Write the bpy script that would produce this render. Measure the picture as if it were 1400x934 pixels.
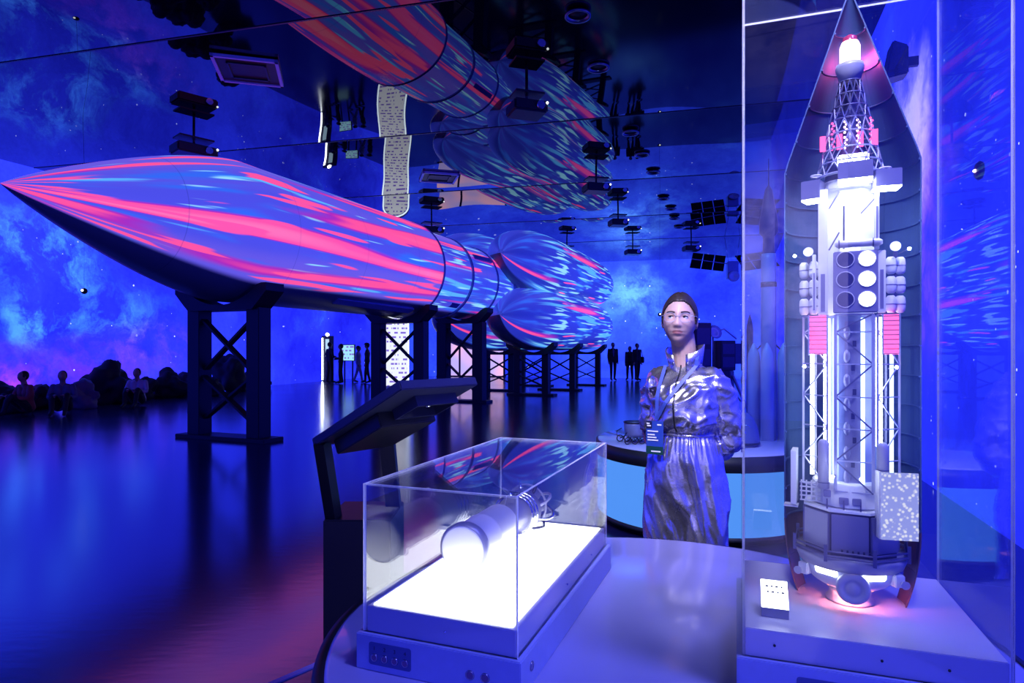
import bpy, bmesh, math, random
import numpy as np
from mathutils import Vector, Matrix, noise as mnoise
random.seed(7)
scene = bpy.context.scene
for _o in list(bpy.data.objects):
    bpy.data.objects.remove(_o)
COL = scene.collection
PI = math.pi

# ------------------------------------------------------------------ camera
CAM_H, FPX, HOR = 1.40, 870.0, 480.0
cam_d = bpy.data.cameras.new('camera')
cam_d.sensor_width = 36.0
cam_d.lens = FPX * 36.0 / 1400.0
cam_d.shift_y = (HOR - 467.0) / 1400.0
cam_d.clip_start = 0.05
cam = bpy.data.objects.new('camera', cam_d)
COL.objects.link(cam)
cam.location = (0, 0, CAM_H)
cam.rotation_euler = (PI / 2, 0, 0)
scene.camera = cam

# ------------------------------------------------------------------ world, exposure
w = bpy.data.worlds.new('dark_hall')
scene.world = w
w.use_nodes = True
w.node_tree.nodes['Background'].inputs[0].default_value = (0.002, 0.003, 0.02, 1)
w.node_tree.nodes['Background'].inputs[1].default_value = 1.0
vs = scene.view_settings
vs.view_transform = 'Standard'
vs.look = 'None'
vs.exposure = 0.0
vs.gamma = 1.0
vs.use_curve_mapping = False
cy = scene.cycles
cy.use_denoising = True
cy.max_bounces = 10
cy.diffuse_bounces = 3
cy.glossy_bounces = 6
cy.transparent_max_bounces = 32
cy.sample_clamp_indirect = 4.0
cy.caustics_reflective = False
cy.caustics_refractive = False


def lamp(name, kind, loc, energy, color, target=None, **kw):
    d = bpy.data.lights.new(name, kind)
    d.energy = energy
    d.color = color
    for k, v in kw.items():
        setattr(d, k, v)
    o = bpy.data.objects.new(name, d)
    COL.objects.link(o)
    o.location = loc
    if target is not None:
        o.rotation_euler = (Vector(target) - Vector(loc)).to_track_quat('-Z', 'Y').to_euler()
    return o


# added out-of-view spots lighting the woman, table and counter (housings further down)
SPOTS = [((-0.55, -0.9, 5.35), (0.80, 2.9, 1.1), 2700, (0.70, 0.67, 1.0), 26),
         ((1.9, 0.1, 5.35), (0.45, 1.7, 0.7), 1100, (0.20, 0.21, 1.0), 40),
         ((0.2, 3.2, 5.35), (1.6, 5.3, 0.6), 900, (0.15, 0.38, 1.0), 40)]
for _i, (_l, _t, _e, _c, _a) in enumerate(SPOTS):
    lamp('spot_beam', 'SPOT', _l, _e, _c, _t, spot_size=math.radians(_a), spot_blend=0.6, shadow_soft_size=0.45)


# ------------------------------------------------------------------ helpers
class MB:
    """collects geometry for ONE mesh object"""
    def __init__(s):
        s.v = []; s.f = []; s.m = []; s.sm = []; s.uv = {}

    def add(s, vs_, fs, mi=0, smooth=False, M=None, uvs=None):
        b = len(s.v)
        if M is not None:
            vs_ = [tuple(M @ Vector(p)) for p in vs_]
        s.v += [tuple(p) for p in vs_]
        for k, f in enumerate(fs):
            if uvs is not None:
                s.uv[len(s.f)] = uvs[k]
            s.f.append(tuple(i + b for i in f)); s.m.append(mi); s.sm.append(smooth)
        return s

    def box(s, c, sz, rz=0.0, mi=0, M=None):
        x, y, z = sz[0] / 2, sz[1] / 2, sz[2] / 2
        R = Matrix.Translation(Vector(c)) @ Matrix.Rotation(rz, 4, 'Z')
        if M is not None:
            R = M @ R
        p = [(i, j, k) for k in (-z, z) for j in (-y, y) for i in (-x, x)]
        f = [(0, 2, 3, 1), (4, 5, 7, 6), (0, 1, 5, 4), (2, 6, 7, 3), (0, 4, 6, 2), (1, 3, 7, 5)]
        return s.add(p, f, mi, False, R)

    def bar(s, p0, p1, w, h=None, up=(0, 0, 1), mi=0):
        h = h or w
        p0, p1 = Vector(p0), Vector(p1)
        d = (p1 - p0)
        L = d.length
        d.normalize()
        u = Vector(up)
        if abs(d.dot(u)) > 0.98:
            u = Vector((1, 0, 0))
        sx = d.cross(u).normalized()
        sz = sx.cross(d).normalized()
        R = Matrix((sx, d, sz)).transposed().to_4x4()
        R.translation = (p0 + p1) / 2
        return s.box((0, 0, 0), (w, L, h), M=R, mi=mi)

    def hexa(s, p, mi=0):
        return s.add(p, [(0, 3, 2, 1), (4, 5, 6, 7), (0, 1, 5, 4), (1, 2, 6, 5), (2, 3, 7, 6), (3, 0, 4, 7)], mi)

    def prism(s, poly, z0, z1, mi=0, M=None):
        n = len(poly)
        p = [(x, y, z0) for x, y in poly] + [(x, y, z1) for x, y in poly]
        f = [tuple(range(n - 1, -1, -1)), tuple(range(n, 2 * n))]
        f += [(i, (i + 1) % n, n + (i + 1) % n, n + i) for i in range(n)]
        return s.add(p, f, mi, False, M)

    def tube(s, pts, r, n=8, closed=False, mi=0, smooth=True):
        pts = [Vector(p) for p in pts]
        m = len(pts)
        rr = r if isinstance(r, (list, tuple)) else [r] * m
        V = []
        nrm = None
        for i, p in enumerate(pts):
            if closed:
                t = pts[(i + 1) % m] - pts[i - 1]
            else:
                t = pts[min(i + 1, m - 1)] - pts[max(i - 1, 0)]
            if t.length < 1e-9:
                t = Vector((0, 0, 1))
            t.normalize()
            if nrm is None:
                a = Vector((0, 0, 1)) if abs(t.z) < 0.9 else Vector((1, 0, 0))
                nrm = t.cross(a).normalized()
            else:
                nrm = (nrm - t * nrm.dot(t))
                if nrm.length < 1e-6:
                    nrm = t.orthogonal()
                nrm.normalize()
            bn = t.cross(nrm)
            for k in range(n):
                a = 2 * PI * k / n
                V.append(p + (nrm * math.cos(a) + bn * math.sin(a)) * rr[i])
        F = []
        for i in range(m if closed else m - 1):
            j = (i + 1) % m
            for k in range(n):
                l = (k + 1) % n
                F.append((i * n + k, i * n + l, j * n + l, j * n + k))
        s.add(V, F, mi, smooth)
        if not closed:
            b = len(s.v) - m * n
            s.f.append(tuple(b + k for k in range(n - 1, -1, -1))); s.m.append(mi); s.sm.append(False)
            s.f.append(tuple(b + (m - 1) * n + k for k in range(n))); s.m.append(mi); s.sm.append(False)
        return s

    def cyl(s, p0, p1, r0, r1=None, n=16, mi=0):
        return s.tube([p0, p1], [r0, r0 if r1 is None else r1], n, mi=mi)

    def lathe(s, prof, n=32, a0=0.0, a1=2 * PI, M=None, mi=0, smooth=True, uv=False):
        """profile of (r, z) turned about local z"""
        full = abs(a1 - a0 - 2 * PI) < 1e-6
        m = len(prof)
        cols = n if full and not uv else n + 1
        V = [(r * math.cos(a0 + (a1 - a0) * k / n), r * math.sin(a0 + (a1 - a0) * k / n), z)
             for k in range(cols) for r, z in prof]
        F, U = [], []
        for k in range(n):
            l = (k + 1) % cols
            for i in range(m - 1):
                F.append((k * m + i, l * m + i, l * m + i + 1, k * m + i + 1))
                if uv:
                    t0, t1 = k / n, (k + 1) / n
                    U.append(((t0, prof[i][1]), (t1, prof[i][1]), (t1, prof[i + 1][1]), (t0, prof[i + 1][1])))
        return s.add(V, F, mi, smooth, M, U if uv else None)

    def ball(s, c, r, n=16, m=10, sc=(1, 1, 1), mi=0, M=None):
        prof = [(max(1e-5, r * math.sin(PI * i / m)), -r * math.cos(PI * i / m)) for i in range(m + 1)]
        R = Matrix.Translation(Vector(c)) @ Matrix.Diagonal((*sc, 1))
        if M is not None:
            R = M @ R
        return s.lathe(prof, n, M=R, mi=mi)

    def torus(s, c, R, r, n=28, k=8, axis='Z', mi=0, sc=(1, 1)):
        pts = []
        for i in range(n):
            a = 2 * PI * i / n
            x, y = R * math.cos(a) * sc[0], R * math.sin(a) * sc[1]
            p = {'Z': (x, y, 0), 'Y': (x, 0, y), 'X': (0, x, y)}[axis]
            pts.append(Vector(c) + Vector(p))
        return s.tube(pts, r, k, closed=True, mi=mi)

    def build(s, name, mats, parent=None, bevel=0.0, label=None):
        me = bpy.data.meshes.new(name)
        me.from_pydata(s.v, [], s.f)
        if not isinstance(mats, (list, tuple)):
            mats = [mats]
        for m in mats:
            me.materials.append(m)
        for p, mi, sm in zip(me.polygons, s.m, s.sm):
            p.material_index = mi
            p.use_smooth = sm
        if s.uv:
            ul = me.uv_layers.new(name='UVMap')
            for fi, uvs in s.uv.items():
                for li, c in zip(me.polygons[fi].loop_indices, uvs):
                    ul.data[li].uv = c
        if bevel > 0 or not s.uv:
            bm = bmesh.new()
            bm.from_mesh(me)
            bmesh.ops.remove_doubles(bm, verts=bm.verts, dist=1e-6)
            bmesh.ops.recalc_face_normals(bm, faces=bm.faces)
            if bevel > 0:
                ed = [e for e in bm.edges if len(e.link_faces) == 2 and e.calc_face_angle(0) > 0.6]
                bmesh.ops.bevel(bm, geom=ed, offset=bevel, segments=2, affect='EDGES', clamp_overlap=True)
            bm.to_mesh(me)
            bm.free()
        o = bpy.data.objects.new(name, me)
        COL.objects.link(o)
        if parent is not None:
            o.parent = parent
        if label:
            o['label'] = label
        return o


def thing(name, label, cat, loc=(0, 0, 0), rz=0.0, group=None):
    o = bpy.data.objects.new(name, None)
    COL.objects.link(o)
    o.empty_display_size = 0.1
    o.location = loc
    o.rotation_euler = (0, 0, rz)
    tag(o, label, cat, group)
    return o


def tag(o, label, cat, group=None):
    o['label'] = label
    o['category'] = cat
    if group:
        o['group'] = group
    return o


def struct(o):
    o['kind'] = 'structure'
    return o


def dup(o, parent=None):
    c = o.copy()
    COL.objects.link(c)
    c.parent = parent
    for ch in list(o.children):
        dup(ch, c)
    return c


def share(o, parent, loc=None, rot=None, sc=None):
    """a further piece of a part that shares its mesh"""
    c = o.copy()
    COL.objects.link(c)
    c.parent = parent
    if loc is not None:
        c.location = loc
    if rot is not None:
        c.rotation_euler = rot
    if sc is not None:
        c.scale = sc
    return c


# ------------------------------------------------------------------ materials
def nodes_of(name):
    m = bpy.data.materials.new(name)
    m.use_nodes = True
    nt = m.node_tree
    nt.nodes.clear()
    out = nt.nodes.new('ShaderNodeOutputMaterial')
    return m, nt, out


class NG:
    """tiny node-graph writer"""
    def __init__(s, nt):
        s.nt = nt

    def n(s, t, **kw):
        d = s.nt.nodes.new('ShaderNode' + t)
        for k, v in kw.items():
            setattr(d, k, v)
        return d

    def put(s, sock, v):
        if hasattr(v, 'is_output') or isinstance(v, bpy.types.NodeSocket):
            s.nt.links.new(v, sock)
        elif isinstance(v, (tuple, list)) and len(v) == 3 and sock.type == 'RGBA':
            sock.default_value = (*v, 1)
        else:
            sock.default_value = v

    def math(s, op, a, b=0.0, c=None, clamp=False):
        d = s.n('Math', operation=op, use_clamp=clamp)
        s.put(d.inputs[0], a); s.put(d.inputs[1], b)
        if c is not None:
            s.put(d.inputs[2], c)
        return d.outputs[0]

    def vmath(s, op, a, b=(0, 0, 0)):
        d = s.n('VectorMath', operation=op)
        s.put(d.inputs[0], a); s.put(d.inputs[1], b)
        return d.outputs['Value'] if op in ('DISTANCE', 'LENGTH', 'DOT_PRODUCT') else d.outputs[0]

    def noise(s, vec, scale=1.0, detail=3.0, rough=0.5, dist=0.0, lac=2.0):
        d = s.n('TexNoise')
        s.put(d.inputs['Vector'], vec)
        d.inputs['Scale'].default_value = scale
        d.inputs['Detail'].default_value = detail
        d.inputs['Roughness'].default_value = rough
        d.inputs['Distortion'].default_value = dist
        return d

    def step(s, v, a, b, lo=0.0, hi=1.0, smooth=True):
        d = s.n('MapRange', interpolation_type='SMOOTHSTEP' if smooth else 'LINEAR')
        s.put(d.inputs[0], v)
        d.inputs[1].default_value = a
        d.inputs[2].default_value = b
        d.inputs[3].default_value = lo
        d.inputs[4].default_value = hi
        return d.outputs[0]

    def mix(s, f, a, b, mode='MIX'):
        d = s.n('Mix', data_type='RGBA', blend_type=mode)
        s.put(d.inputs[0], f); s.put(d.inputs[6], a); s.put(d.inputs[7], b)
        return d.outputs[2]

    def scale3(s, vec, sc):
        return s.vmath('MULTIPLY', vec, sc)


_mats = {}


def mat(name, col, rough=0.5, metal=0.0, emit=None, es=0.0, var=0.12, nscale=18.0, bump=0.0, spec=0.5, coat=0.0, bscale=None):
    """painted / metal / plastic surface with a procedural grain"""
    if name in _mats:
        return _mats[name]
    m, nt, out = nodes_of(name)
    g = NG(nt)
    b = g.n('BsdfPrincipled')
    tc = g.n('TexCoord')
    nz = g.noise(tc.outputs['Object'], nscale, 4.0, 0.55)
    dark = tuple(c * (1 - var) for c in col)
    lite = tuple(min(1.0, c * (1 + var)) for c in col)
    g.put(b.inputs['Base Color'], g.mix(nz.outputs[0], dark, lite))
    g.put(b.inputs['Roughness'], g.math('MULTIPLY_ADD', nz.outputs[0], 0.1, max(0.0, rough - 0.05)))
    b.inputs['Metallic'].default_value = metal
    b.inputs['Specular IOR Level'].default_value = spec
    b.inputs['Coat Weight'].default_value = coat
    if bump:
        nb = g.noise(tc.outputs['Object'], bscale or nscale * 3, 3.0, 0.6)
        bp = g.n('Bump')
        bp.inputs['Strength'].default_value = bump
        bp.inputs['Distance'].default_value = 0.01
        g.put(bp.inputs['Height'], nb.outputs[0])
        nt.links.new(bp.outputs[0], b.inputs['Normal'])
    if emit is not None:
        b.inputs['Emission Color'].default_value = (*emit, 1)
        b.inputs['Emission Strength'].default_value = es
    nt.links.new(b.outputs[0], out.inputs[0])
    _mats[name] = m
    return m


def glass_mat(name, f0=0.04, tint=(0.97, 0.98, 1.0)):
    m, nt, out = nodes_of(name)
    g = NG(nt)
    lw = g.n('LayerWeight')
    lw.inputs[0].default_value = 0.5
    p5 = g.math('POWER', lw.outputs['Facing'], 5.0)
    fac = g.math('MULTIPLY_ADD', p5, 1 - f0, f0)
    tc = g.n('TexCoord')
    nz = g.noise(tc.outputs['Object'], 3.0, 2.0)
    tr = g.n('BsdfTransparent')
    g.put(tr.inputs[0], g.mix(nz.outputs[0], tint, tuple(min(1, c + 0.01) for c in tint)))
    gl = g.n('BsdfGlossy')
    gl.inputs['Roughness'].default_value = 0.0
    mx = g.n('MixShader')
    g.put(mx.inputs[0], fac)
    nt.links.new(tr.outputs[0], mx.inputs[1])
    nt.links.new(gl.outputs[0], mx.inputs[2])
    nt.links.new(mx.outputs[0], out.inputs[0])
    return m


def glow(name, col, es, pat=None):
    """something that gives off light: lamp, lit panel, screen"""
    if name in _mats:
        return _mats[name]
    m, nt, out = nodes_of(name)
    g = NG(nt)
    tc = g.n('TexCoord')
    nz = g.noise(tc.outputs['Object'], 6.0, 2.0)
    e = g.n('Emission')
    c = g.mix(nz.outputs[0], tuple(x * 0.96 for x in col), col)
    if pat:
        c = pat(g, tc, c)
    g.put(e.inputs[0], c)
    e.inputs[1].default_value = es
    nt.links.new(e.outputs[0], out.inputs[0])
    _mats[name] = m
    return m


M_BLACK = mat('black_paint', (0.006, 0.006, 0.009), 0.45, var=0.3)
M_STEEL = mat('support_black', (0.010, 0.010, 0.016), 0.5, var=0.3, nscale=6)
M_DARK = mat('dark_plastic', (0.012, 0.012, 0.02), 0.4, var=0.2)
M_WHITE = mat('white_lacquer', (0.70, 0.70, 0.86), 0.3, var=0.03, nscale=4)
M_TABLE = mat('table_lacquer', (0.36, 0.36, 0.60), 0.16, var=0.04, nscale=3, coat=0.3)
M_SILVER = mat('brushed_aluminium', (0.36, 0.42, 0.72), 0.38, 0.2, var=0.08, nscale=40)
M_CHROME = mat('chrome', (0.75, 0.76, 0.8), 0.12, 1.0, var=0.05)
M_GLASS = glass_mat('clear_acrylic', 0.06)
M_EDGE = mat('acrylic_edge', (0.92, 0.94, 1.0), 0.25, var=0.06, nscale=30)

# ================================================================== THE HALL
RA = math.radians(14.0)
CA, SA = math.cos(RA), math.sin(RA)
ROOM_H = 6.07


def room(xr, yr, z=0.0):
    return (xr * CA + yr * SA, -xr * SA + yr * CA, z)


XL, YB, YF = -15.75, 33.5, -11.2


def xr_right(yr):
    # right wall runs from (3.66, 4.63) in direction (0.346, 1) of the world
    # solve for the point of that wall whose room depth is yr
    # X = 3.66 + .346 t, Y = 4.63 + t ; yr = X*SA + Y*CA
    t = (yr - 3.66 * SA - 4.63 * CA) / (0.346 * SA + CA)
    X, Y = 3.66 + 0.346 * t, 4.63 + t
    return X * CA - Y * SA


def nebula(name, base0, base1, blobs, star=1.2, star_r=0.04, cloud=(0.05, 0.22, 0.9), cs=0.6, gain=1.0):
    """picture thrown on a projection wall: deep blue sky, gas clouds and stars"""
    m, nt, out = nodes_of(name)
    g = NG(nt)
    pos = g.n('NewGeometry').outputs['Position']
    wn = g.noise(pos, 0.45, 5.0, 0.6)
    warp = g.vmath('MULTIPLY_ADD', wn.outputs['Color'], (2.6, 2.6, 2.6))
    nt.nodes[-1].inputs[2].default_value = (-1.3, -1.3, -1.3)
    wp = g.vmath('ADD', pos, warp)
    n1 = g.noise(wp, 0.16, 6.0, 0.62)
    n2 = g.noise(wp, 0.75, 9.0, 0.66)
    n3 = g.noise(wp, 0.33, 8.0, 0.6)
    col = g.mix(g.step(n1.outputs[0], 0.3, 0.7), base0, base1)
    c1 = g.math('MULTIPLY', g.step(n3.outputs[0], 0.5, 0.78), g.step(n2.outputs[0], 0.35, 0.7))
    col = g.mix(g.math('MULTIPLY', c1, cs), col, cloud, 'ADD')
    for (c, r, colr, s_, soft) in blobs:
        iv = tuple(1.0 / q for q in r)
        d = g.vmath('DISTANCE', g.scale3(wp, iv), tuple(a * b for a, b in zip(c, iv)))
        gs = g.step(d, 1.0, 0.0)
        tx = g.step(n2.outputs[0], 0.28 if soft else 0.42, 0.72)
        col = g.mix(g.math('MULTIPLY', g.math('MULTIPLY', gs, tx), s_), col, colr, 'ADD')
    fine = g.noise(pos, 9.0, 3.0, 0.7)
    col = g.mix(1.0, col, g.mix(fine.outputs[0], (0.82,) * 3, (1.18,) * 3), 'MULTIPLY')
    for sc, rr, thr in ((star, star_r, 0.0), (star * 2.3, star_r * 0.55, 0.1)):
        vo = g.n('TexVoronoi')
        g.put(vo.inputs['Vector'], pos)
        vo.inputs['Scale'].default_value = sc
        sx = g.n('SeparateColor')
        nt.links.new(vo.outputs['Color'], sx.inputs[0])
        lim = g.math('MULTIPLY', g.math('POWER', sx.outputs[0], 2.0), rr * sc * 1.7)
        st = g.math('MULTIPLY', g.math('LESS_THAN', vo.outputs['Distance'], lim), g.math('MULTIPLY_ADD', sx.outputs[1], 1.2, 0.25))
        col = g.mix(st, col, (0.75, 0.85, 1.0), 'ADD')
    e = g.n('Emission')
    g.put(e.inputs[0], col)
    e.inputs[1].default_value = gain
    nt.links.new(e.outputs[0], out.inputs[0])
    return m


B0, B1 = (0.012, 0.014, 0.85), (0.04, 0.07, 2.0)
CY, PU, RD, WH = (0.06, 0.34, 1.0), (0.30, 0.03, 0.75), (0.9, 0.06, 0.10), (0.65, 0.55, 1.0)
M_NEB_L = nebula('projection_left', B0, B1, [
    ((-12.1, 16.5, 4.0), (2.4, 2.4, 1.5), CY, 1.9, False),
    ((-12.2, 16.2, 2.4), (1.8, 1.8, 1.3), CY, 1.8, False),
    ((-11.6, 18.5, 2.6), (3.0, 3.0, 1.2), CY, 0.9, False),
    ((-11.8, 17.4, 0.9), (5.5, 5.5, 1.4), PU, 0.5, True),
    ((-12.4, 15.2, 0.5), (2.0, 2.0, 0.6), RD, 0.6, True),
    ((-11.3, 19.6, 1.6), (2.6, 2.6, 1.2), (0.35, 0.12, 0.8), 0.6, False)], star=1.5, star_r=0.032)
M_NEB_B = nebula('projection_back', (0.015, 0.03, 1.0), (0.05, 0.13, 1.9), [
    ((6.2, 33.0, 4.4), (2.6, 2.6, 2.0), (0.16, 0.55, 1.0), 1.5, True),
    ((7.4, 32.7, 2.7), (2.6, 2.6, 1.6), (0.05, 0.22, 0.9), 1.0, True),
    ((4.4, 33.3, 3.0), (2.0, 2.0, 1.4), (0.06, 0.3, 1.0), 0.7, True),
    ((-4.0, 35.5, 5.3), (2.2, 2.2, 1.0), (0.9, 0.08, 0.5), 0.8, True)], star=1.1, star_r=0.042)
M_NEB_R = nebula('projection_right', (0.014, 0.018, 0.85), (0.03, 0.05, 1.7), [
    ((4.62, 7.4, 3.5), (0.62, 1.2, 1.7), WH, 2.2, True),
    ((4.5, 7.0, 2.5), (0.7, 1.3, 1.9), (0.35, 0.10, 0.75), 1.4, True)], star=3.2, star_r=0.016, cloud=(0.02, 0.10, 0.6))
M_NEB_FILL = nebula('projection_front_fill', (0.014, 0.02, 0.9), (0.06, 0.10, 1.9), [
    ((0.0, -10.0, 3.0), (8.0, 8.0, 3.4), (0.9, 0.75, 1.5), 2.6, True)], star=0.9, star_r=0.05)  # unseen lilac glow added as fill for the suit and cases


def wall(name, a, b, m, h=ROOM_H, t=0.2):
    """straight wall from room point a to b, its inner face on that line, thickness outwards (to the right of a->b)"""
    a, b = Vector(room(*a)), Vector(room(*b))
    d = (b - a).normalized()
    o = Vector((d.y, -d.x, 0)) * t
    mb = MB()
    mb.prism([(a.x, a.y), (b.x, b.y), (b.x + o.x, b.y + o.y), (a.x + o.x, a.y + o.y)], 0.0, h)
    return struct(mb.build(name, m))


wall('wall_left', (XL, YB), (XL, YF), M_NEB_L)
wall('wall_back', (xr_right(YB), YB), (XL, YB), M_NEB_B)
wall('wall_right', (xr_right(YF), YF), (xr_right(YB), YB), M_NEB_R)
wall('wall_front', (XL, YF), (xr_right(YF), YF), M_NEB_FILL)

# glossy dark floor
m, nt, out = nodes_of('polished_dark_floor')
g = NG(nt)
b = g.n('BsdfPrincipled')
pos = g.n('NewGeometry').outputs['Position']
nf = g.noise(pos, 0.6, 3.0)
g.put(b.inputs['Base Color'], g.mix(nf.outputs[0], (0.003, 0.003, 0.03), (0.005, 0.005, 0.05)))
g.put(b.inputs['Roughness'], g.math('MULTIPLY_ADD', nf.outputs[0], 0.06, 0.13))
b.inputs['IOR'].default_value = 3.0
rip = g.noise(g.scale3(pos, (3.0, 9.0, 1.0)), 2.0, 2.0, 0.5)
bp = g.n('Bump')
bp.inputs['Strength'].default_value = 0.022
bp.inputs['Distance'].default_value = 0.02
g.put(bp.inputs['Height'], rip.outputs[0])
nt.links.new(bp.outputs[0], b.inputs['Normal'])
nt.links.new(b.outputs[0], out.inputs[0])
M_FLOOR = m
mb = MB()
mb.prism([room(XL, YF)[:2], room(xr_right(YF), YF)[:2], room(xr_right(YB), YB)[:2], room(XL, YB)[:2]], -0.1, 0.0)
struct(mb.build('floor', M_FLOOR))

# black mirror-film ceiling: sagging strips
m, nt, out = nodes_of('black_mirror_film')
g = NG(nt)
b = g.n('BsdfPrincipled')
pos = g.n('NewGeometry').outputs['Position']
nf = g.noise(pos, 0.8, 2.0)
g.put(b.inputs['Base Color'], g.mix(nf.outputs[0], (0.001, 0.001, 0.004), (0.002, 0.002, 0.006)))
b.inputs['Roughness'].default_value = 0.015
b.inputs['IOR'].default_value = 1.72
nt.links.new(b.outputs[0], out.inputs[0])
M_FILM = m
ceil_root = struct(thing('ceiling', 'black mirror film ceiling', 'ceiling'))
del ceil_root['category']; del ceil_root['label']
SEAMS = [YF, -6.4, -1.6, 3.2, 8.0, 12.8, 17.6, 22.4, 27.2, YB]
SAG = 0.045


def ceil_z(xr, yr):
    for y0, y1 in zip(SEAMS, SEAMS[1:]):
        if y0 <= yr <= y1:
            t = (yr - y0) / (y1 - y0) * 2 - 1
            return ROOM_H - SAG * (1 - t * t) * (0.8 + 0.25 * math.sin(xr * 0.9 + y0)) + 0.006 * math.sin(xr * 2.1 + y0 * 3) * (1 - t * t)
    return ROOM_H


for y0, y1 in zip(SEAMS, SEAMS[1:]):
    nx, ny = 90, 14
    V = []
    for j in range(ny + 1):
        yr = y0 + (y1 - y0) * j / ny
        x1 = xr_right(yr)
        for i in range(nx + 1):
            xr = XL + (x1 - XL) * i / nx
            V.append(room(xr, yr, ceil_z(xr, min(max(yr, y0 + 1e-4), y1 - 1e-4)) if 0 < j < ny else ROOM_H))
    F = [(j * (nx + 1) + i, (j + 1) * (nx + 1) + i, (j + 1) * (nx + 1) + i + 1, j * (nx + 1) + i + 1)
         for j in range(ny) for i in range(nx)]
    mb = MB()
    mb.add(V, F, 0, True)
    # a backing so the strip has thickness
    mb.prism([room(XL, y0)[:2], room(xr_right(y0), y0)[:2], room(xr_right(y1), y1)[:2], room(XL, y1)[:2]], ROOM_H + 0.002, ROOM_H + 0.06)
    mb.build('ceiling_panel', M_FILM, ceil_root)
M_SEAM = mat('seam_profile', (0.01, 0.012, 0.04), 0.4)
for y0 in SEAMS[1:-1]:
    mb = MB()
    mb.bar(room(XL, y0, ROOM_H - 0.004), room(xr_right(y0) - 0.02, y0, ROOM_H - 0.004), 0.03, 0.012)
    mb.build('seam_strip', M_SEAM, ceil_root)

# metal strip let into the floor beside the round table
mb = MB()
mb.bar((-1.55, 2.02, 0.003), (-0.62, 3.14, 0.003), 0.03, 0.006)
o = struct(mb.build('trim_1', M_SILVER))

# ================================================================== BIG ROCKET
T = Vector((-5.80, 7.20, 3.30))
DX, DY = 0.3872, 0.9220
ROT = math.atan2(DY, DX)            # local +x runs along the rocket


def rk(s, l=0.0, z=0.0):
    """world point at distance s behind the nose tip, l to the camera side"""
    return (T.x + s * DX + l * DY, T.y + s * DY - l * DX, z)


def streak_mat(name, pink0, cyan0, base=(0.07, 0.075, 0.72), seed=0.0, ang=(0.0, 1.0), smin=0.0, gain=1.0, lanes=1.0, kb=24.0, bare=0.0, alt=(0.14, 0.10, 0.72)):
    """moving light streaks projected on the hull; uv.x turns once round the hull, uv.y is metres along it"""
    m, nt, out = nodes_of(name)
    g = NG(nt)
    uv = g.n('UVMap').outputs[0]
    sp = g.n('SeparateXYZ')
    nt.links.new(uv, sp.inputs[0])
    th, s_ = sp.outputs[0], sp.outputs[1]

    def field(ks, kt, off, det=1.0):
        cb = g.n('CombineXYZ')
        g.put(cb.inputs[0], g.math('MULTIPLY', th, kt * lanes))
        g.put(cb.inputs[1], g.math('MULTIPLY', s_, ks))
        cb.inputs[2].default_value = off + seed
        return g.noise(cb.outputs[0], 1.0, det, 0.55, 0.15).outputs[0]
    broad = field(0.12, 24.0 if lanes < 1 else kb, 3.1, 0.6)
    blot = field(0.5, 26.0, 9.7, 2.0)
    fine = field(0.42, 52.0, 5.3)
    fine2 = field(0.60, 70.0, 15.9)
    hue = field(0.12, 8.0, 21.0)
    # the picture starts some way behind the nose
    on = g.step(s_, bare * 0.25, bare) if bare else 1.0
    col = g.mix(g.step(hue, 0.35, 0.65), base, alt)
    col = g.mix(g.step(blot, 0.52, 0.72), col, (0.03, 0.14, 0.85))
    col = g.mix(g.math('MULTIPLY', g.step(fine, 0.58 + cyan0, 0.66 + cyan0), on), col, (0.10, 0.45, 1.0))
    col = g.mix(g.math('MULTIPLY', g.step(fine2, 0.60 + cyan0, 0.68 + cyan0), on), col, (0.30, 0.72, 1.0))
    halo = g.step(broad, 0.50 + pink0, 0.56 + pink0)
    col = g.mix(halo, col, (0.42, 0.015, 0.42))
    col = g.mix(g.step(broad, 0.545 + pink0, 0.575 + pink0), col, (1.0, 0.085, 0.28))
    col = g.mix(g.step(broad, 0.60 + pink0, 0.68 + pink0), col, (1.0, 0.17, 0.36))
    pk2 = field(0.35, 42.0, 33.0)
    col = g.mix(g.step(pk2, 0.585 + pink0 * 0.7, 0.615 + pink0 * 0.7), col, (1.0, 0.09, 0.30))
    # painted projector light is masked by angle, leaving the underside dark
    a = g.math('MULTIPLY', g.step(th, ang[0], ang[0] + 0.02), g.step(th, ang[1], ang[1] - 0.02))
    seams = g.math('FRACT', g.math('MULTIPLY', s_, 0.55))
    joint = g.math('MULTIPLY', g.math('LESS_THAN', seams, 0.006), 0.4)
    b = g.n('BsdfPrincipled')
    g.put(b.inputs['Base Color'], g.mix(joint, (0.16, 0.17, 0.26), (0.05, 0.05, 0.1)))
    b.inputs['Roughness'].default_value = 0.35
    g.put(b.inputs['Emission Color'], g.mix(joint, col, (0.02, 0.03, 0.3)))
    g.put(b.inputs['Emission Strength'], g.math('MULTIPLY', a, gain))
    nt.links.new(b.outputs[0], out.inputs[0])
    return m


rocket = thing('rocket', 'full-size rocket lying on black trestles, covered in projected pink and blue light streaks', 'rocket',
               (T.x, T.y, 0), ROT)
# lathe z -> local x ; angle 0 -> up, growing towards the camera side
AX = Matrix(((0, 0, 1, 0), (0, -1, 0, 0), (1, 0, 0, T.z), (0, 0, 0, 1)))
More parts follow.
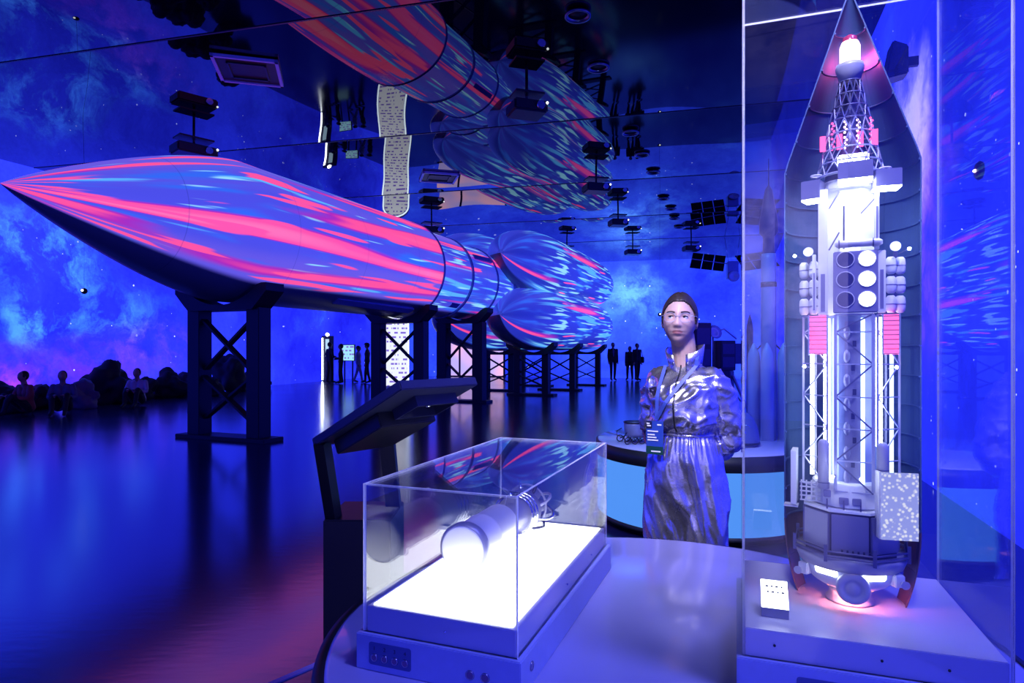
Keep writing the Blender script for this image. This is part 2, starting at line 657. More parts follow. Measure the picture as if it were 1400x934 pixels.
# uv.x 0.5 is up, 0.75 the camera side; with this matrix (r cos a, r sin a, z) -> (z, -r sin a, r cos a): angle 0 = up, +90deg = -local y = camera side
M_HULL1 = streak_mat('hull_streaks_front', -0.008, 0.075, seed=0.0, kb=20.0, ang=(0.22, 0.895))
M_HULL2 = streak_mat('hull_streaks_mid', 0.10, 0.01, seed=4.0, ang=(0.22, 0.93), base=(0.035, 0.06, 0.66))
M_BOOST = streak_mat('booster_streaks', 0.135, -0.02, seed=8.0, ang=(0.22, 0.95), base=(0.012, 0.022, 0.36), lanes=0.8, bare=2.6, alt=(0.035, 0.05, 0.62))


def ogive(L, R, n=18, p=0.72):
    return [(max(1e-4, R * math.sin(PI / 2 * (i / n) ** 1.0) ** 1.15 if p == 0 else R * (1 - (1 - i / n) ** 1.35) ** 0.92), L * i / n) for i in range(n + 1)]


cone = ogive(3.05, 1.12)
mb = MB()
mb.lathe(cone, 96, a0=-PI, a1=PI, M=AX, uv=True)
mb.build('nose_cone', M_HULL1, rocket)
mb = MB()
mb.lathe([(1.12, 3.05)] + [(1.12, 3.05 + 5.3 * i / 6) for i in range(1, 7)] + [(1.0, 8.36)], 96, a0=-PI, a1=PI, M=AX, uv=True)
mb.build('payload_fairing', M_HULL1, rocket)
mb = MB()
mb.lathe([(1.04, 8.34), (1.04, 9.9), (0.98, 9.92), (0.98, 10.1)], 80, a0=-PI, a1=PI, M=AX, uv=True)
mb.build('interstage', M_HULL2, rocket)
mb = MB()
mb.lathe([(1.0, 10.1), (1.0, 11.6), (0.92, 12.9), (0.86, 13.0)], 80, a0=-PI, a1=PI, M=AX, uv=True)
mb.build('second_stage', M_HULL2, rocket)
mb = MB()
mb.lathe([(0.80, 13.0), (0.70, 14.2), (0.72, 22.6), (0.5, 22.9), (0.01, 22.9)], 64, a0=-PI, a1=PI, M=AX, uv=True)
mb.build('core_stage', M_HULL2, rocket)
M_BAND = mat('hull_band', (0.22, 0.25, 0.55), 0.4)
for s_, r_ in ((8.35, 1.125), (10.0, 1.045), (11.6, 1.015), (13.0, 0.93)):
    mb = MB()
    mb.lathe([(r_ - 0.03, s_ - 0.03), (r_ + 0.015, s_ - 0.03), (r_ + 0.015, s_ + 0.03), (r_ - 0.03, s_ + 0.03)], 64, M=AX, smooth=False)
    mb.build('joint_ring', M_BAND, rocket)
# equipment covers and cable duct on the hull
for k, (s0, s1, a) in enumerate(((10.4, 11.4, 1.0), (5.2, 7.8, 2.62), (9.0, 9.8, 2.4))):
    r0 = 1.0 if s0 > 8.4 else (1.12 if s0 > 3 else 0.66)
    mb = MB()
    pts = []
    for s_ in (s0, s1):
        for aa in (a - 0.07, a + 0.07):
            for q in (r0 - 0.08, r0 + 0.06 - (0.04 if s_ == s0 else 0)):
                pts.append(AX @ Vector((q * math.cos(aa), q * math.sin(aa), s_)))
    mb.hexa([pts[0], pts[2], pts[6], pts[4], pts[1], pts[3], pts[7], pts[5]])
    mb.build('equipment_cover', M_BAND, rocket)
# four strap-on boosters
BL, BR, BO = 10.4, 1.0, 1.27
bprof = [(max(1e-4, BR * math.sin(min(1.0, i / 16) * PI / 2) ** 0.62), 3.1 * (1 - math.cos(i / 16 * PI / 2)) ** 0.9) for i in range(17)]
bprof += [(BR * 0.995, 5.4), (BR * 0.97, 7.9), (BR * 0.92, 9.2), (BR * 0.80, 9.9), (BR * 0.55, 10.3), (BR * 0.3, BL), (0.01, BL)]
for k, a in enumerate((PI / 4 + 0.05, 3 * PI / 4 - 0.02, 5 * PI / 4, 7 * PI / 4)):
    M = Matrix.Translation((11.9, -BO * math.sin(a), BO * math.cos(a))) @ AX
    mb = MB()
    mb.lathe(bprof, 72, a0=-PI, a1=PI, M=M, uv=True)
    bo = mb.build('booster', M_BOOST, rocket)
    mb = MB()
    for q in range(4):
        c = M @ Vector((0.3 * math.cos(q * PI / 2 + .4), 0.3 * math.sin(q * PI / 2 + .4), 10.2))
        e = c + Vector((0.34, 0, 0))
        mb.cyl(c, e, 0.13, 0.22, 16)
    mb.build('engine_nozzle', M_BAND, bo)
    mb = MB()
    p0 = M @ Vector((-0.75 * math.cos(a), -0.75 * math.sin(a), 1.1))
    p1 = M @ Vector((-1.25 * math.cos(a), -1.25 * math.sin(a), 0.4))
    mb.cyl(p0 + Vector((0.2, 0, 0)), p1, 0.06, n=10)
    mb.build('strut', M_BLACK, bo)

# black trestles
SUPS = []


def support(s, l, top, span=0.95, colw=0.26, hull_r=1.12, label=''):
    x, y, _ = rk(s, l)
    t = thing('rocket_trestle', label, 'trestle', (x, y, 0), ROT - PI / 2, 'black trestles under the rocket')
    # local x -> to the camera side of the rocket, local y -> along it
    for sg in (-1, 1):
        mb = MB()
        mb.box((sg * span / 2, 0, top / 2 - 0.02), (colw, colw, top - 0.1))
        mb.build('column', M_STEEL, t, bevel=0.008)
    # saddle: beam with a round hollow
    w_ = span / 2 + 0.33
    hc = top + hull_r
    pts = []
    N = 20
    for i in range(N + 1):
        x_ = -w_ + 2 * w_ * i / N
        zz = hc - math.sqrt(max(0.02, (hull_r + 0.02) ** 2 - x_ * x_)) if abs(x_) < hull_r else hc
        pts.append((x_, min(zz, top + 0.30)))
    low = [(w_, top + 0.18), (w_ - 0.28, top - 0.10), (-w_ + 0.28, top - 0.10), (-w_, top + 0.18)]
    poly = [(p[0], p[1]) for p in pts] + low
    mb = MB()
    n = len(poly)
    d = 0.19
    V = [(px, -d, pz) for px, pz in poly] + [(px, d, pz) for px, pz in poly]
    top_n = N + 1
    F = []
    for i in range(N):      # front and back as strips between the hollow and the underside
        pass
    # underside height above x
    def under(x_):
        ax = abs(x_)
        if ax < w_ - 0.28:
            return top - 0.10
        return top - 0.10 + 0.28 * (ax - (w_ - 0.28)) / 0.28
    V, F = [], []
    for i in range(N + 1):
        x_, zz = pts[i]
        u_ = min(under(x_), zz - 0.01)
        V += [(x_, -d, u_), (x_, -d, zz), (x_, d, zz), (x_, d, u_)]
    for i in range(N):
        a, b2 = i * 4, i * 4 + 4
        for k in range(4):
            F.append((a + k, a + (k + 1) % 4, b2 + (k + 1) % 4, b2 + k))
    F += [(3, 2, 1, 0), (N * 4, N * 4 + 1, N * 4 + 2, N * 4 + 3)]
    mb.add(V, F)
    mb.build('saddle', M_STEEL, t)
    h0, h1, h2 = 0.30, top * 0.5, top - 0.32
    xi = span / 2 - colw / 2 + 0.03
    for z0, z1 in ((h0, h1 - 0.06), (h1 + 0.02, h2 + 0.1)):
        for sg in (-1, 1):
            mb = MB()
            mb.bar((-xi * sg, 0.02 * sg, z0), (xi * sg, 0.02 * sg, z1), 0.035, 0.115, up=(0, 1, 0))
            mb.build('brace', M_STEEL, t)
    mb = MB()
    mb.box((0, 0, 0.03), (span + 0.62, 0.42, 0.06))
    mb.build('foot_plate', M_STEEL, t, bevel=0.008)
    return t


support(3.2, 0.05, 2.14, span=1.25, label='black cross-braced trestle carrying the nose cone end of the rocket')
support(8.15, 0.05, 2.14, span=1.15, hull_r=1.14, label='black cross-braced trestle at the joint behind the payload fairing')
support(11.25, 0.05, 2.26, span=1.1, hull_r=1.02, colw=0.30, label='black cross-braced trestle just in front of the boosters')
for s_, l_, tp, lb in ((14.4, 0.92, 1.37, 'low black trestle under the nose of the lower booster that faces the exhibit tables'),
                       (17.2, 0.92, 1.37, 'low black trestle under the middle of the lower booster that faces the exhibit tables'),
                       (20.6, 0.92, 1.37, 'low black trestle under the tail of the lower booster that faces the exhibit tables'),
                       (16.0, -0.92, 1.37, 'low black trestle under the front half of the lower booster on the left wall side'),
                       (19.4, -0.92, 1.37, 'low black trestle under the rear half of the lower booster on the left wall side')):
    support(s_, l_, tp, span=0.95, colw=0.20, hull_r=1.0, label=lb)

# ================================================================== ROUND EXHIBIT TABLE
TZ = 0.70
tb = thing('round_table', 'round glossy pale lilac exhibit table with a black rim', 'table', (0.36, 1.60, 0))
mb = MB()
mb.lathe([(0.0001, TZ), (0.788, TZ), (0.798, TZ - 0.004), (0.80, TZ - 0.012), (0.80, TZ - 0.03), (0.0001, TZ - 0.03)], 128)
mb.build('table_top', M_TABLE, tb)
mb = MB()
mb.lathe([(0.79, TZ - 0.075), (0.80, TZ - 0.008), (0.822, TZ - 0.008), (0.826, TZ - 0.02), (0.815, TZ - 0.085), (0.79, TZ - 0.085)], 128)
mb.build('rim', M_BLACK, tb)
mb = MB()
mb.lathe([(0.0001, TZ - 0.03), (0.76, TZ - 0.04), (0.74, 0.08), (0.0001, 0.08)], 96)
mb.build('drum', M_DARK, tb)
mb = MB()
mb.lathe([(0.0001, 0.08), (0.70, 0.08), (0.70, 0.0), (0.0001, 0.0)], 64)
mb.build('plinth_ring', M_BLACK, tb)

M_BTN = mat('button_steel', (0.30, 0.28, 0.40), 0.25, 0.9)
M_BTNR = mat('button_face', (0.20, 0.10, 0.24), 0.3, 0.3)
M_PLATE = mat('control_plate', (0.07, 0.10, 0.30), 0.35)
M_PRINT = mat('print_dark', (0.015, 0.015, 0.06), 0.5)


def text_mesh(name, s, size, m, parent, M, depth=0.0003):
    cu = bpy.data.curves.new(name, 'FONT')
    cu.body = s
    cu.size = size
    cu.align_x = 'CENTER'
    cu.align_y = 'CENTER'
    cu.extrude = depth
    t = bpy.data.objects.new(name, cu)
    COL.objects.link(t)
    dg = bpy.context.evaluated_depsgraph_get()
    dg.update()
    me = bpy.data.meshes.new_from_object(t.evaluated_get(dg))
    bpy.data.objects.remove(t)
    me.materials.clear()
    me.materials.append(m)
    o = bpy.data.objects.new(name, me)
    COL.objects.link(o)
    o.parent = parent
    o.matrix_local = M
    return o


def pane(parent, c, s, thin):
    """one sheet of acrylic; the two big faces clear, the cut edges catch light"""
    mb = MB()
    mb.box(c, s)
    for i, f in enumerate(mb.f):
        a, b2, c2 = (Vector(mb.v[q]) for q in f[:3])
        nrm = (b2 - a).cross(c2 - a).normalized()
        mb.m[i] = 0 if abs(nrm[thin]) > 0.9 else 1
    return mb.build('glass_pane', [M_GLASS, M_EDGE], parent)


def ring_button(parent, x, z, y, r=0.0068):
    mb = MB()
    mb.torus((x, y, z), r, 0.0018, 24, 8, 'Y')
    bt = mb.build('button', M_BTN, parent)
    mb = MB()
    mb.cyl((x, y + 0.002, z), (x, y - 0.0015, z), r - 0.001, n=20)
    mb.build('button_face', M_BTNR, bt)
    return bt


def plate(parent, x0, x1, z0, z1, y, r=0.006, name='control_plate'):
    pts = []
    for cx, cz, a in ((x1 - r, z0 + r, -PI / 2), (x1 - r, z1 - r, 0), (x0 + r, z1 - r, PI / 2), (x0 + r, z0 + r, PI)):
        for k in range(5):
            pts.append((cx + r * math.cos(a + k * PI / 8), cz + r * math.sin(a + k * PI / 8)))
    R = Matrix(((1, 0, 0, 0), (0, 0, -1, y), (0, 1, 0, 0), (0, 0, 0, 1)))
    mb = MB()
    mb.prism(pts, -0.001, 0.0012, M=R)
    return mb.build(name, M_PLATE, parent)


# ------------------------------------------------------------------ low display case with a lit floor
CRZ = -math.radians(21.1)
M_LIGHTBED = glow('light_panel', (0.93, 0.95, 1.0), 6.5)
dc = thing('display_case', 'low clear acrylic display case with a bright white light bed', 'display case', (-0.0137, 1.7265, TZ), CRZ)
hw, hl = 0.183, 0.406
mb = MB(); mb.box((0, 0, 0.039), (2 * hw + 0.022, 2 * hl + 0.022, 0.078))
mb.build('base', M_SILVER, dc, bevel=0.002)
mb = MB(); mb.box((0, 0, 0.078 + 0.0275), (2 * hw - 0.012, 2 * hl - 0.012, 0.055))
mb.build('plinth', M_WHITE, dc, bevel=0.0015)
mb = MB(); mb.box((0, 0, 0.134), (2 * hw - 0.034, 2 * hl - 0.034, 0.003))
mb.build('light_panel', M_LIGHTBED, dc, label='bright white light panel')
z0, z1, th = 0.078, 0.406, 0.005
zc, hh = (z0 + z1) / 2, z1 - z0
pane(dc, (0, -hl + th / 2, zc), (2 * hw, th, hh), 1)
pane(dc, (0, hl - th / 2, zc), (2 * hw, th, hh), 1)
pane(dc, (-hw + th / 2, 0, zc), (th, 2 * hl - 2 * th, hh), 0)
pane(dc, (hw - th / 2, 0, zc), (th, 2 * hl - 2 * th, hh), 0)
pane(dc, (0, 0, z1 - th / 2), (2 * hw - 2 * th, 2 * hl - 2 * th, th), 2)
yf = -hl - 0.011
pl = plate(dc, -0.160, -0.055, 0.015, 0.064, yf)
for k in range(4):
    x = -0.146 + 0.0255 * k
    ring_button(pl, x, 0.031, yf - 0.002)
    text_mesh('number', str(k + 1), 0.012, M_PRINT, pl, Matrix.Translation((x, yf - 0.0016, 0.051)) @ Matrix.Rotation(PI / 2, 4, 'X'))
ring_button(dc, 0.083, 0.034, yf - 0.001, 0.0085)
ring_button(dc, 0.117, 0.034, yf - 0.001, 0.0085)
mb = MB()
mb.torus((hw + 0.012, -hl + 0.055, 0.042), 0.009, 0.0016, 20, 8, 'X')
mb.cyl((hw + 0.009, -hl + 0.055, 0.042), (hw + 0.0125, -hl + 0.055, 0.042), 0.0075, n=18)
mb.build('lock', M_BTN, dc)
# small screws that pin the cover
for x, y, ax in ((0.02, -hl - 0.001, 'y'), (hw + 0.001, -0.05, 'x'), (hw + 0.001, 0.2, 'x')):
    mb = MB()
    mb.ball((x, y, 0.108), 0.0028, 10, 6)
    mb.build('screw', M_CHROME, dc)

# printed label card on the light bed: thin paper, light shines through
m, nt, out = nodes_of('thin_paper')
g = NG(nt)
tr = g.n('BsdfTranslucent')
tc = g.n('TexCoord')
g.put(tr.inputs[0], g.mix(g.noise(tc.outputs['Object'], 60.0).outputs[0], (0.9, 0.9, 0.92), (0.96, 0.96, 0.98)))
nt.links.new(tr.outputs[0], out.inputs[0])
M_PAPER = m
mb = MB()
R = Matrix.Translation((-0.10, -0.345, 0.1362))
mb.box((0, 0, 0.004), (0.06, 0.035, 0.008), M=R)
lc = thing('label_card', 'small white caption card lying at the front of the light bed', 'label card')
lc.parent = None
lc.location = Vector(dc.location) + Matrix.Rotation(CRZ, 3, 'Z') @ Vector((-0.105, -0.33, 0.1356))
lc.rotation_euler = (0, 0, CRZ)
mb = MB(); mb.box((0, 0, 0.0005), (0.06, 0.035, 0.001))
mb.build('card', M_PAPER, lc)
for k in range(3):
    mb = MB()
    for q in range(5):
        mb.box((-0.024 + 0.012 * q + 0.002 * k, 0.009 - 0.009 * k, 0.0013), (0.005 - 0.002 * (q % 2), 0.002, 0.0006))
    mb.build('print_line', M_PRINT, lc)

# ------------------------------------------------------------------ spacecraft model in the low case
M_MODEL = mat('model_white', (0.50, 0.50, 0.62), 0.35, var=0.03)
M_MODELG = mat('model_grey', (0.25, 0.25, 0.36), 0.35, 0.3, var=0.08)
sm_ = thing('spacecraft_model', 'white cylindrical spacecraft model with an engine cluster, lying in the low case', 'model',
            Vector(dc.location) + Matrix.Rotation(CRZ, 3, 'Z') @ Vector((-0.060, -0.157, 0.1356)), CRZ)
LY = Matrix(((1, 0, 0, 0), (0, 0, 1, 0), (0, -1, 0, 0.064), (0, 0, 0, 1)))     # lathe z -> local y, axis 64 mm above the bed
LY = Matrix(((1, 0, 0, 0), (0, 0, 1, 0), (0, 1, 0, 0.0645), (0, 0, 0, 1)))
mb = MB()
mb.lathe([(0.0001, 0.0), (0.054, 0.0), (0.058, 0.003), (0.058, 0.006)], 48, M=LY)
mb.build('front_disc', mat('model_disc', (0.72, 0.72, 0.78), 0.4, var=0.02), sm_)
mb = MB()
mb.lathe([(0.058, 0.003), (0.064, 0.006), (0.064, 0.030), (0.060, 0.036)], 48, M=LY)
mb.build('rim', M_MODELG, sm_)
mb = MB()
mb.lathe([(0.058, 0.03), (0.0575, 0.12), (0.059, 0.122), (0.059, 0.13), (0.0575, 0.132), (0.0575, 0.252), (0.052, 0.262), (0.03, 0.262)], 48, M=LY)
mb.build('hull', M_MODEL, sm_)
mb = MB()
mb.lathe([(0.035, 0.258), (0.038, 0.30), (0.044, 0.32), (0.044, 0.345), (0.054, 0.36), (0.060, 0.40), (0.064, 0.44), (0.05, 0.442), (0.02, 0.442)], 40, M=LY)
mb.build('instrument_section', M_MODELG, sm_)
for k in range(3):
    mb = MB()
    mb.lathe([(0.060 + 0.001, 0.36 + 0.024 * k), (0.064, 0.362 + 0.024 * k), (0.064, 0.368 + 0.024 * k), (0.060, 0.37 + 0.024 * k)], 40, M=LY)
    mb.build('band', M_CHROME, sm_)
for k in range(7):
    a = 2 * PI * k / 6
    rr = 0.040 if k < 6 else 0
    cx, cz = rr * math.cos(a), 0.0645 + rr * math.sin(a)
    mb = MB()
    mb.tube([(cx, 0.436, cz), (cx, 0.455, cz), (cx, 0.475, cz), (cx, 0.505, cz)], [0.009, 0.008, 0.013, 0.019], 14)
    mb.build('nozzle', M_MODELG, sm_)
for k in range(9):
    a = 2 * PI * k / 9 + 0.2
    mb = MB()
    pts = []
    for q in range(9):
        t = q / 8
        r_ = 0.040 + 0.046 * math.sin(PI * t) + 0.012 * t
        pts.append((r_ * math.cos(a + 0.5 * t), 0.43 + 0.085 * t, 0.0645 + min(0.095, max(-0.06, r_ * math.sin(a + 0.5 * t)))))
    mb.tube(pts, 0.0046, 8)
    mb.build('pipe', [M_MODELG, M_BLACK, M_CHROME][k % 3], sm_)
mb = MB(); mb.torus((0, 0.485, 0.0685), 0.064, 0.004, 36, 8, 'Y')
mb.build('engine_ring', M_MODELG, sm_)
mb = MB()
mb.tube([(0.0, 0.30, 0.10), (0.0, 0.30, 0.135), (0.012, 0.30, 0.142)], 0.0022, 6)
mb.ball((0.014, 0.30, 0.142), 0.006, 12, 8)
mb.build('antenna', M_CHROME, sm_)
for y in (0.09, 0.36):
    mb = MB(); mb.box((0, y, 0.005), (0.05, 0.02, 0.012))
    mb.build('cradle', M_WHITE, sm_)

# ------------------------------------------------------------------ tall vitrine
VRZ = -math.radians(19.5)
vt = thing('vitrine', 'tall clear acrylic vitrine on a pale plinth at the table edge', 'display case', (0.765, 1.44, TZ), VRZ)
vh = 0.231
VT = 1.587
mb = MB(); mb.box((0, 0, 0.039), (2 * vh + 0.022, 2 * vh + 0.022, 0.078))
mb.build('base', M_SILVER, vt, bevel=0.002)
mb = MB(); mb.box((0, 0, 0.078 + 0.0275), (2 * vh - 0.012, 2 * vh - 0.012, 0.057))
mb.build('plinth', M_WHITE, vt, bevel=0.0015)
zc, hh = (0.078 + VT) / 2, VT - 0.078
pane(vt, (0, -vh + th / 2, zc), (2 * vh, th, hh), 1)
pane(vt, (0, vh - th / 2, zc), (2 * vh, th, hh), 1)
pane(vt, (-vh + th / 2, 0, zc), (th, 2 * vh - 2 * th, hh), 0)
pane(vt, (vh - th / 2, 0, zc), (th, 2 * vh - 2 * th, hh), 0)
pane(vt, (0, 0, VT - th / 2), (2 * vh - 2 * th, 2 * vh - 2 * th, th), 2)
yf = -vh - 0.011
pl = plate(vt, -0.13, 0.08, 0.012, 0.058, yf)
for k in range(6):
    ring_button(pl, -0.112 + 0.035 * k, 0.030, yf - 0.002)
for x, y in ((-0.17, -vh - 0.001), (0.13, -vh - 0.001), (0.02, -vh - 0.001)):
    mb = MB(); mb.ball((x, y, 0.108), 0.0028, 10, 6)
    mb.build('screw', M_DARK, vt)

# caption stand in the vitrine
cs = thing('caption_stand', 'lit white caption card on a small stand inside the vitrine', 'label card',
           Vector(vt.location) + Matrix.Rotation(VRZ, 3, 'Z') @ Vector((-0.165, -0.145, 0.1345)), VRZ)
mb = MB()
mb.hexa([(-0.027, -0.012, 0), (0.027, -0.012, 0), (0.027, 0.045, 0), (-0.027, 0.045, 0),
         (-0.027, -0.012, 0.02), (0.027, -0.012, 0.02), (0.027, 0.045, 0.058), (-0.027, 0.045, 0.058)])
mb.build('wedge', M_MODELG, cs)
mb = MB()
mb.hexa([(-0.027, -0.0125, 0.0205), (0.027, -0.0125, 0.0205), (0.027, 0.045, 0.0585), (-0.027, 0.045, 0.0585),
         (-0.027, -0.0135, 0.023), (0.027, -0.0135, 0.023), (0.027, 0.044, 0.061), (-0.027, 0.044, 0.061)])
mb.build('card', glow('caption_glow', (0.9, 0.95, 1.0), 6.0), cs)
sl = math.atan2(0.038, 0.0575)
for k in range(2):
    mb = MB()
    R = Matrix.Translation((0, 0.030 - 0.012 * k, 0.0515 - 0.0079 * k)) @ Matrix.Rotation(sl, 4, 'X')
    for q in range(4):
        mb.box((-0.015 + 0.010 * q + 0.002 * k, 0, 0.0008), (0.006 - 0.002 * ((q + k) % 2), 0.004, 0.001), M=R)
    mb.build('print_line', M_PRINT, cs)

# ------------------------------------------------------------------ launch-stack model with lit truss (in the vitrine)
MX = thing('space_probe_model', 'tall lit lattice spacecraft model with pink lamps inside the vitrine', 'model', (0.770, 1.45, TZ + 0.1345), -math.radians(28))


def Z(v):
    return 0.565 - (v - 480) / 600.0


def W(px):
    return px / 678.0


M_SHELL = mat('shell_blue_grey', (0.06, 0.11, 0.26), 0.45, 0.2, var=0.15, nscale=12)
M_BRONZE = mat('shell_bronze', (0.16, 0.09, 0.10), 0.4, 0.4, var=0.25, nscale=14)
M_TRUSS = mat('truss_blue_white', (0.42, 0.44, 0.62), 0.35, 0.2, var=0.05)
M_TRUSSD = mat('truss_dark', (0.13, 0.13, 0.26), 0.4, 0.3, var=0.1)
M_TUBE = glow('tube_light', (0.85, 0.92, 1.0), 13.0)
M_TUBEB = glow('tube_light_blue', (0.45, 0.62, 1.0), 4.0)
M_PINK = glow('pink_lamp', (1.0, 0.10, 0.32), 2.6)
M_PINKW = glow('pink_white_lamp', (1.0, 0.62, 0.72), 5.0)
M_PANELP = mat('panel_violet', (0.22, 0.22, 0.40), 0.4, 0.2, var=0.06)
M_PANELD = mat('panel_dark', (0.05, 0.05, 0.14), 0.35, 0.3)
M_BRIGHT = mat('bright_white_paint', (0.80, 0.82, 0.86), 0.4, var=0.04)

# engine foot
mb = MB()
mb.lathe([(0.0001, 0.0), (0.050, 0.0), (0.050, 0.004), (0.042, 0.014), (0.044, 0.030), (0.0001, 0.030)], 48)
mb.build('foot', M_BRIGHT, MX)
mb = MB()
prof = [(0.040, 0.028)]
for i in range(11):
    a = PI / 2 * i / 10
    prof.append((0.040 + 0.060 * math.sin(a), 0.096 - 0.060 * math.cos(a) + 0.0))
mb.lathe(prof + [(0.090, 0.100)], 56)
mb.build('bowl', M_BRIGHT, MX)
for k in range(6):
    a = -PI / 2 + (k - 2.5) * PI / 3
    mb = MB()
    mb.ball((0.043 * math.cos(a), 0.043 * math.sin(a), 0.030), 0.0055, 10, 8)
    mb.build('foot_lamp', glow('orange_lamp', (1.0, 0.32, 0.12), 5.0), MX)
mb = MB()
mb.lathe([(0.095, 0.092), (0.106, 0.090), (0.114, 0.110), (0.114, 0.117), (0.06, 0.119)], 56)
mb.build('skirt_ring', mat('skirt_grey', (0.45, 0.45, 0.52), 0.35), MX)
# round hatch towards the viewer
HY = Matrix(((1, 0, 0, 0.006), (0, 0, -1, 0), (0, 1, 0, Z(784)), (0, 0, 0, 1)))
mb = MB()
mb.lathe([(0.033, 0.070), (0.033, 0.105), (0.029, 0.110), (0.020, 0.110), (0.019, 0.107), (0.012, 0.107), (0.011, 0.110), (0.0001, 0.110)], 40, M=HY)
mb.build('hatch', M_MODEL, MX)
for sx in (-1, 1):
    mb = MB()
    mb.box((sx * 0.088, -0.045, Z(775)), (0.022, 0.03, 0.026), rz=sx * 0.5)
    th_ = mb.build('thruster_box', M_BRIGHT, MX, bevel=0.002)
    mb = MB()
    mb.tube([(sx * 0.100, -0.060, Z(776)), (sx * 0.104, -0.072, Z(776))], [0.005, 0.009], 12)
    mb.build('thruster', M_MODEL, th_)
    mb = MB()
    mb.box((sx * 0.045, -0.082, Z(768)), (0.05, 0.012, 0.020), rz=sx * 0.5)
    mb.build('bowl_lamp', M_TUBE, MX, bevel=0.003)
# octagonal bus
oc = [(0.100 * math.cos(PI / 8 + k * PI / 4), 0.100 * math.sin(PI / 8 + k * PI / 4)) for k in range(8)]
mb = MB(); mb.prism([(x * 0.97, y * 0.97) for x, y in oc], 0.118, Z(690))
mb.build('bus_core', M_PANELD, MX)
for k in range(8):
    (x0, y0), (x1, y1) = oc[k], oc[(k + 1) % 8]
    c = Vector(((x0 + x1) / 2, (y0 + y1) / 2, (0.128 + Z(691)) / 2))
    mb = MB()
    mb.box((0, 0, 0), (0.071, 0.006, Z(691) - 0.134))
    o = mb.build('bus_panel', M_PANELP, MX, bevel=0.001)
    o.location = c
    o.rotation_euler = (0, 0, math.atan2(y1 - y0, x1 - x0))
mb = MB(); mb.prism([(x * 1.01, y * 1.01) for x, y in oc], Z(690), Z(690) + 0.005)
mb.build('bus_deck', M_BRIGHT, MX)
# railing round the bus
ro = [(0.121 * math.cos(PI / 8 + k * PI / 4), 0.121 * math.sin(PI / 8 + k * PI / 4)) for k in range(8)]
for zz, r_ in ((0.124, 0.003), (0.134, 0.0022)):
    mb = MB(); mb.tube([(x, y, zz) for x, y in ro], r_, 6, closed=True, smooth=False)
    mb.build('rail', M_TRUSSD, MX)
for x, y in ro:
    mb = MB(); mb.bar((x, y, 0.112), (x, y, 0.148), 0.007, 0.007)
    mb.build('rail_post', M_TRUSSD, MX)
for k in range(6):
    mb = MB(); mb.box((W(-10 + 7 * k), -0.104, 0.136), (0.004, 0.006, 0.006))
    mb.build('rail_clip', M_PANELD, MX)
# equipment deck
mb = MB()
mb.prism([(0.078 * math.cos(k * PI / 8), 0.078 * math.sin(k * PI / 8)) for k in range(16)], Z(686), Z(655))
mb.build('equipment_deck', M_BRIGHT, MX, bevel=0.002)
for x, v, ww in ((-8, 676, 13), (9, 676, 12), (-30, 668, 10)):
    mb = MB(); mb.box((W(x), -0.077, Z(v)), (W(ww), 0.006, W(10)))
    mb.build('access_hatch', M_PANELP, MX, bevel=0.001)
for k in range(5):
    mb = MB(); mb.bar((W(-30 + 22 * k), -0.085, Z(688)), (W(-30 + 22 * k), -0.085, Z(674)), 0.003)
    mb.build('stanchion', M_TRUSSD, MX)
mb = MB()
for i in range(5):
    mb.bar((W(-66 + 7 * i), -0.055, Z(683)), (W(-66 + 7 * i), -0.055, Z(655)), 0.003)
for i in range(5):
    mb.bar((W(-68), -0.055, Z(682 - 6 * i)), (W(-36), -0.055, Z(682 - 6 * i)), 0.003)
mb.build('grid_frame', M_BRIGHT, MX)
# side panels: slim left, speckled right
mb = MB()
for k in range(3):
    mb.box((W(-78), -0.03 + 0.022 * k, (Z(692) + Z(618)) / 2), (0.012, 0.018, Z(618) - Z(692)))
mb.build('side_panel', M_BRIGHT, MX, label='slim white side panel')
mb = MB()
mb.box((W(-82), -0.02, Z(695)), (0.03, 0.03, 0.004))
mb.build('panel_bracket', M_BRIGHT, MX)


def speckle(g, tc, c):
    vo = g.n('TexVoronoi')
    g.put(vo.inputs['Vector'], tc.outputs['Object'])
    vo.inputs['Scale'].default_value = 120
    f = g.step(vo.outputs['Distance'], 0.2, 0.5)
    return g.mix(f, c, (0.32, 0.36, 0.85))


M_SPECK = glow('speckled_panel', (0.86, 0.86, 1.0), 1.0, speckle)
mb = MB()
ang = -0.55
R = Matrix.Translation((W(62), -0.095, (Z(716) + Z(632)) / 2)) @ Matrix.Rotation(0.28, 4, 'Z')
mb.box((0, 0, 0), (0.070, 0.004, Z(632) - Z(716)), M=R)
o = mb.build('side_panel', M_SPECK, MX, label='lit speckled side panel')
for k in range(4):
    mb = MB()
    mb.box((-0.036 - 0.0, 0.004 + 0.007 * k, 0), (0.004, 0.005, Z(632) - Z(716)), M=R)
    mb.build('panel_edge', M_BRIGHT, MX)
mb = MB()
mb.bar((W(60), -0.09, Z(668)), (W(50), -0.03, Z(668)), 0.006)
mb.build('panel_arm', M_TRUSSD, MX)

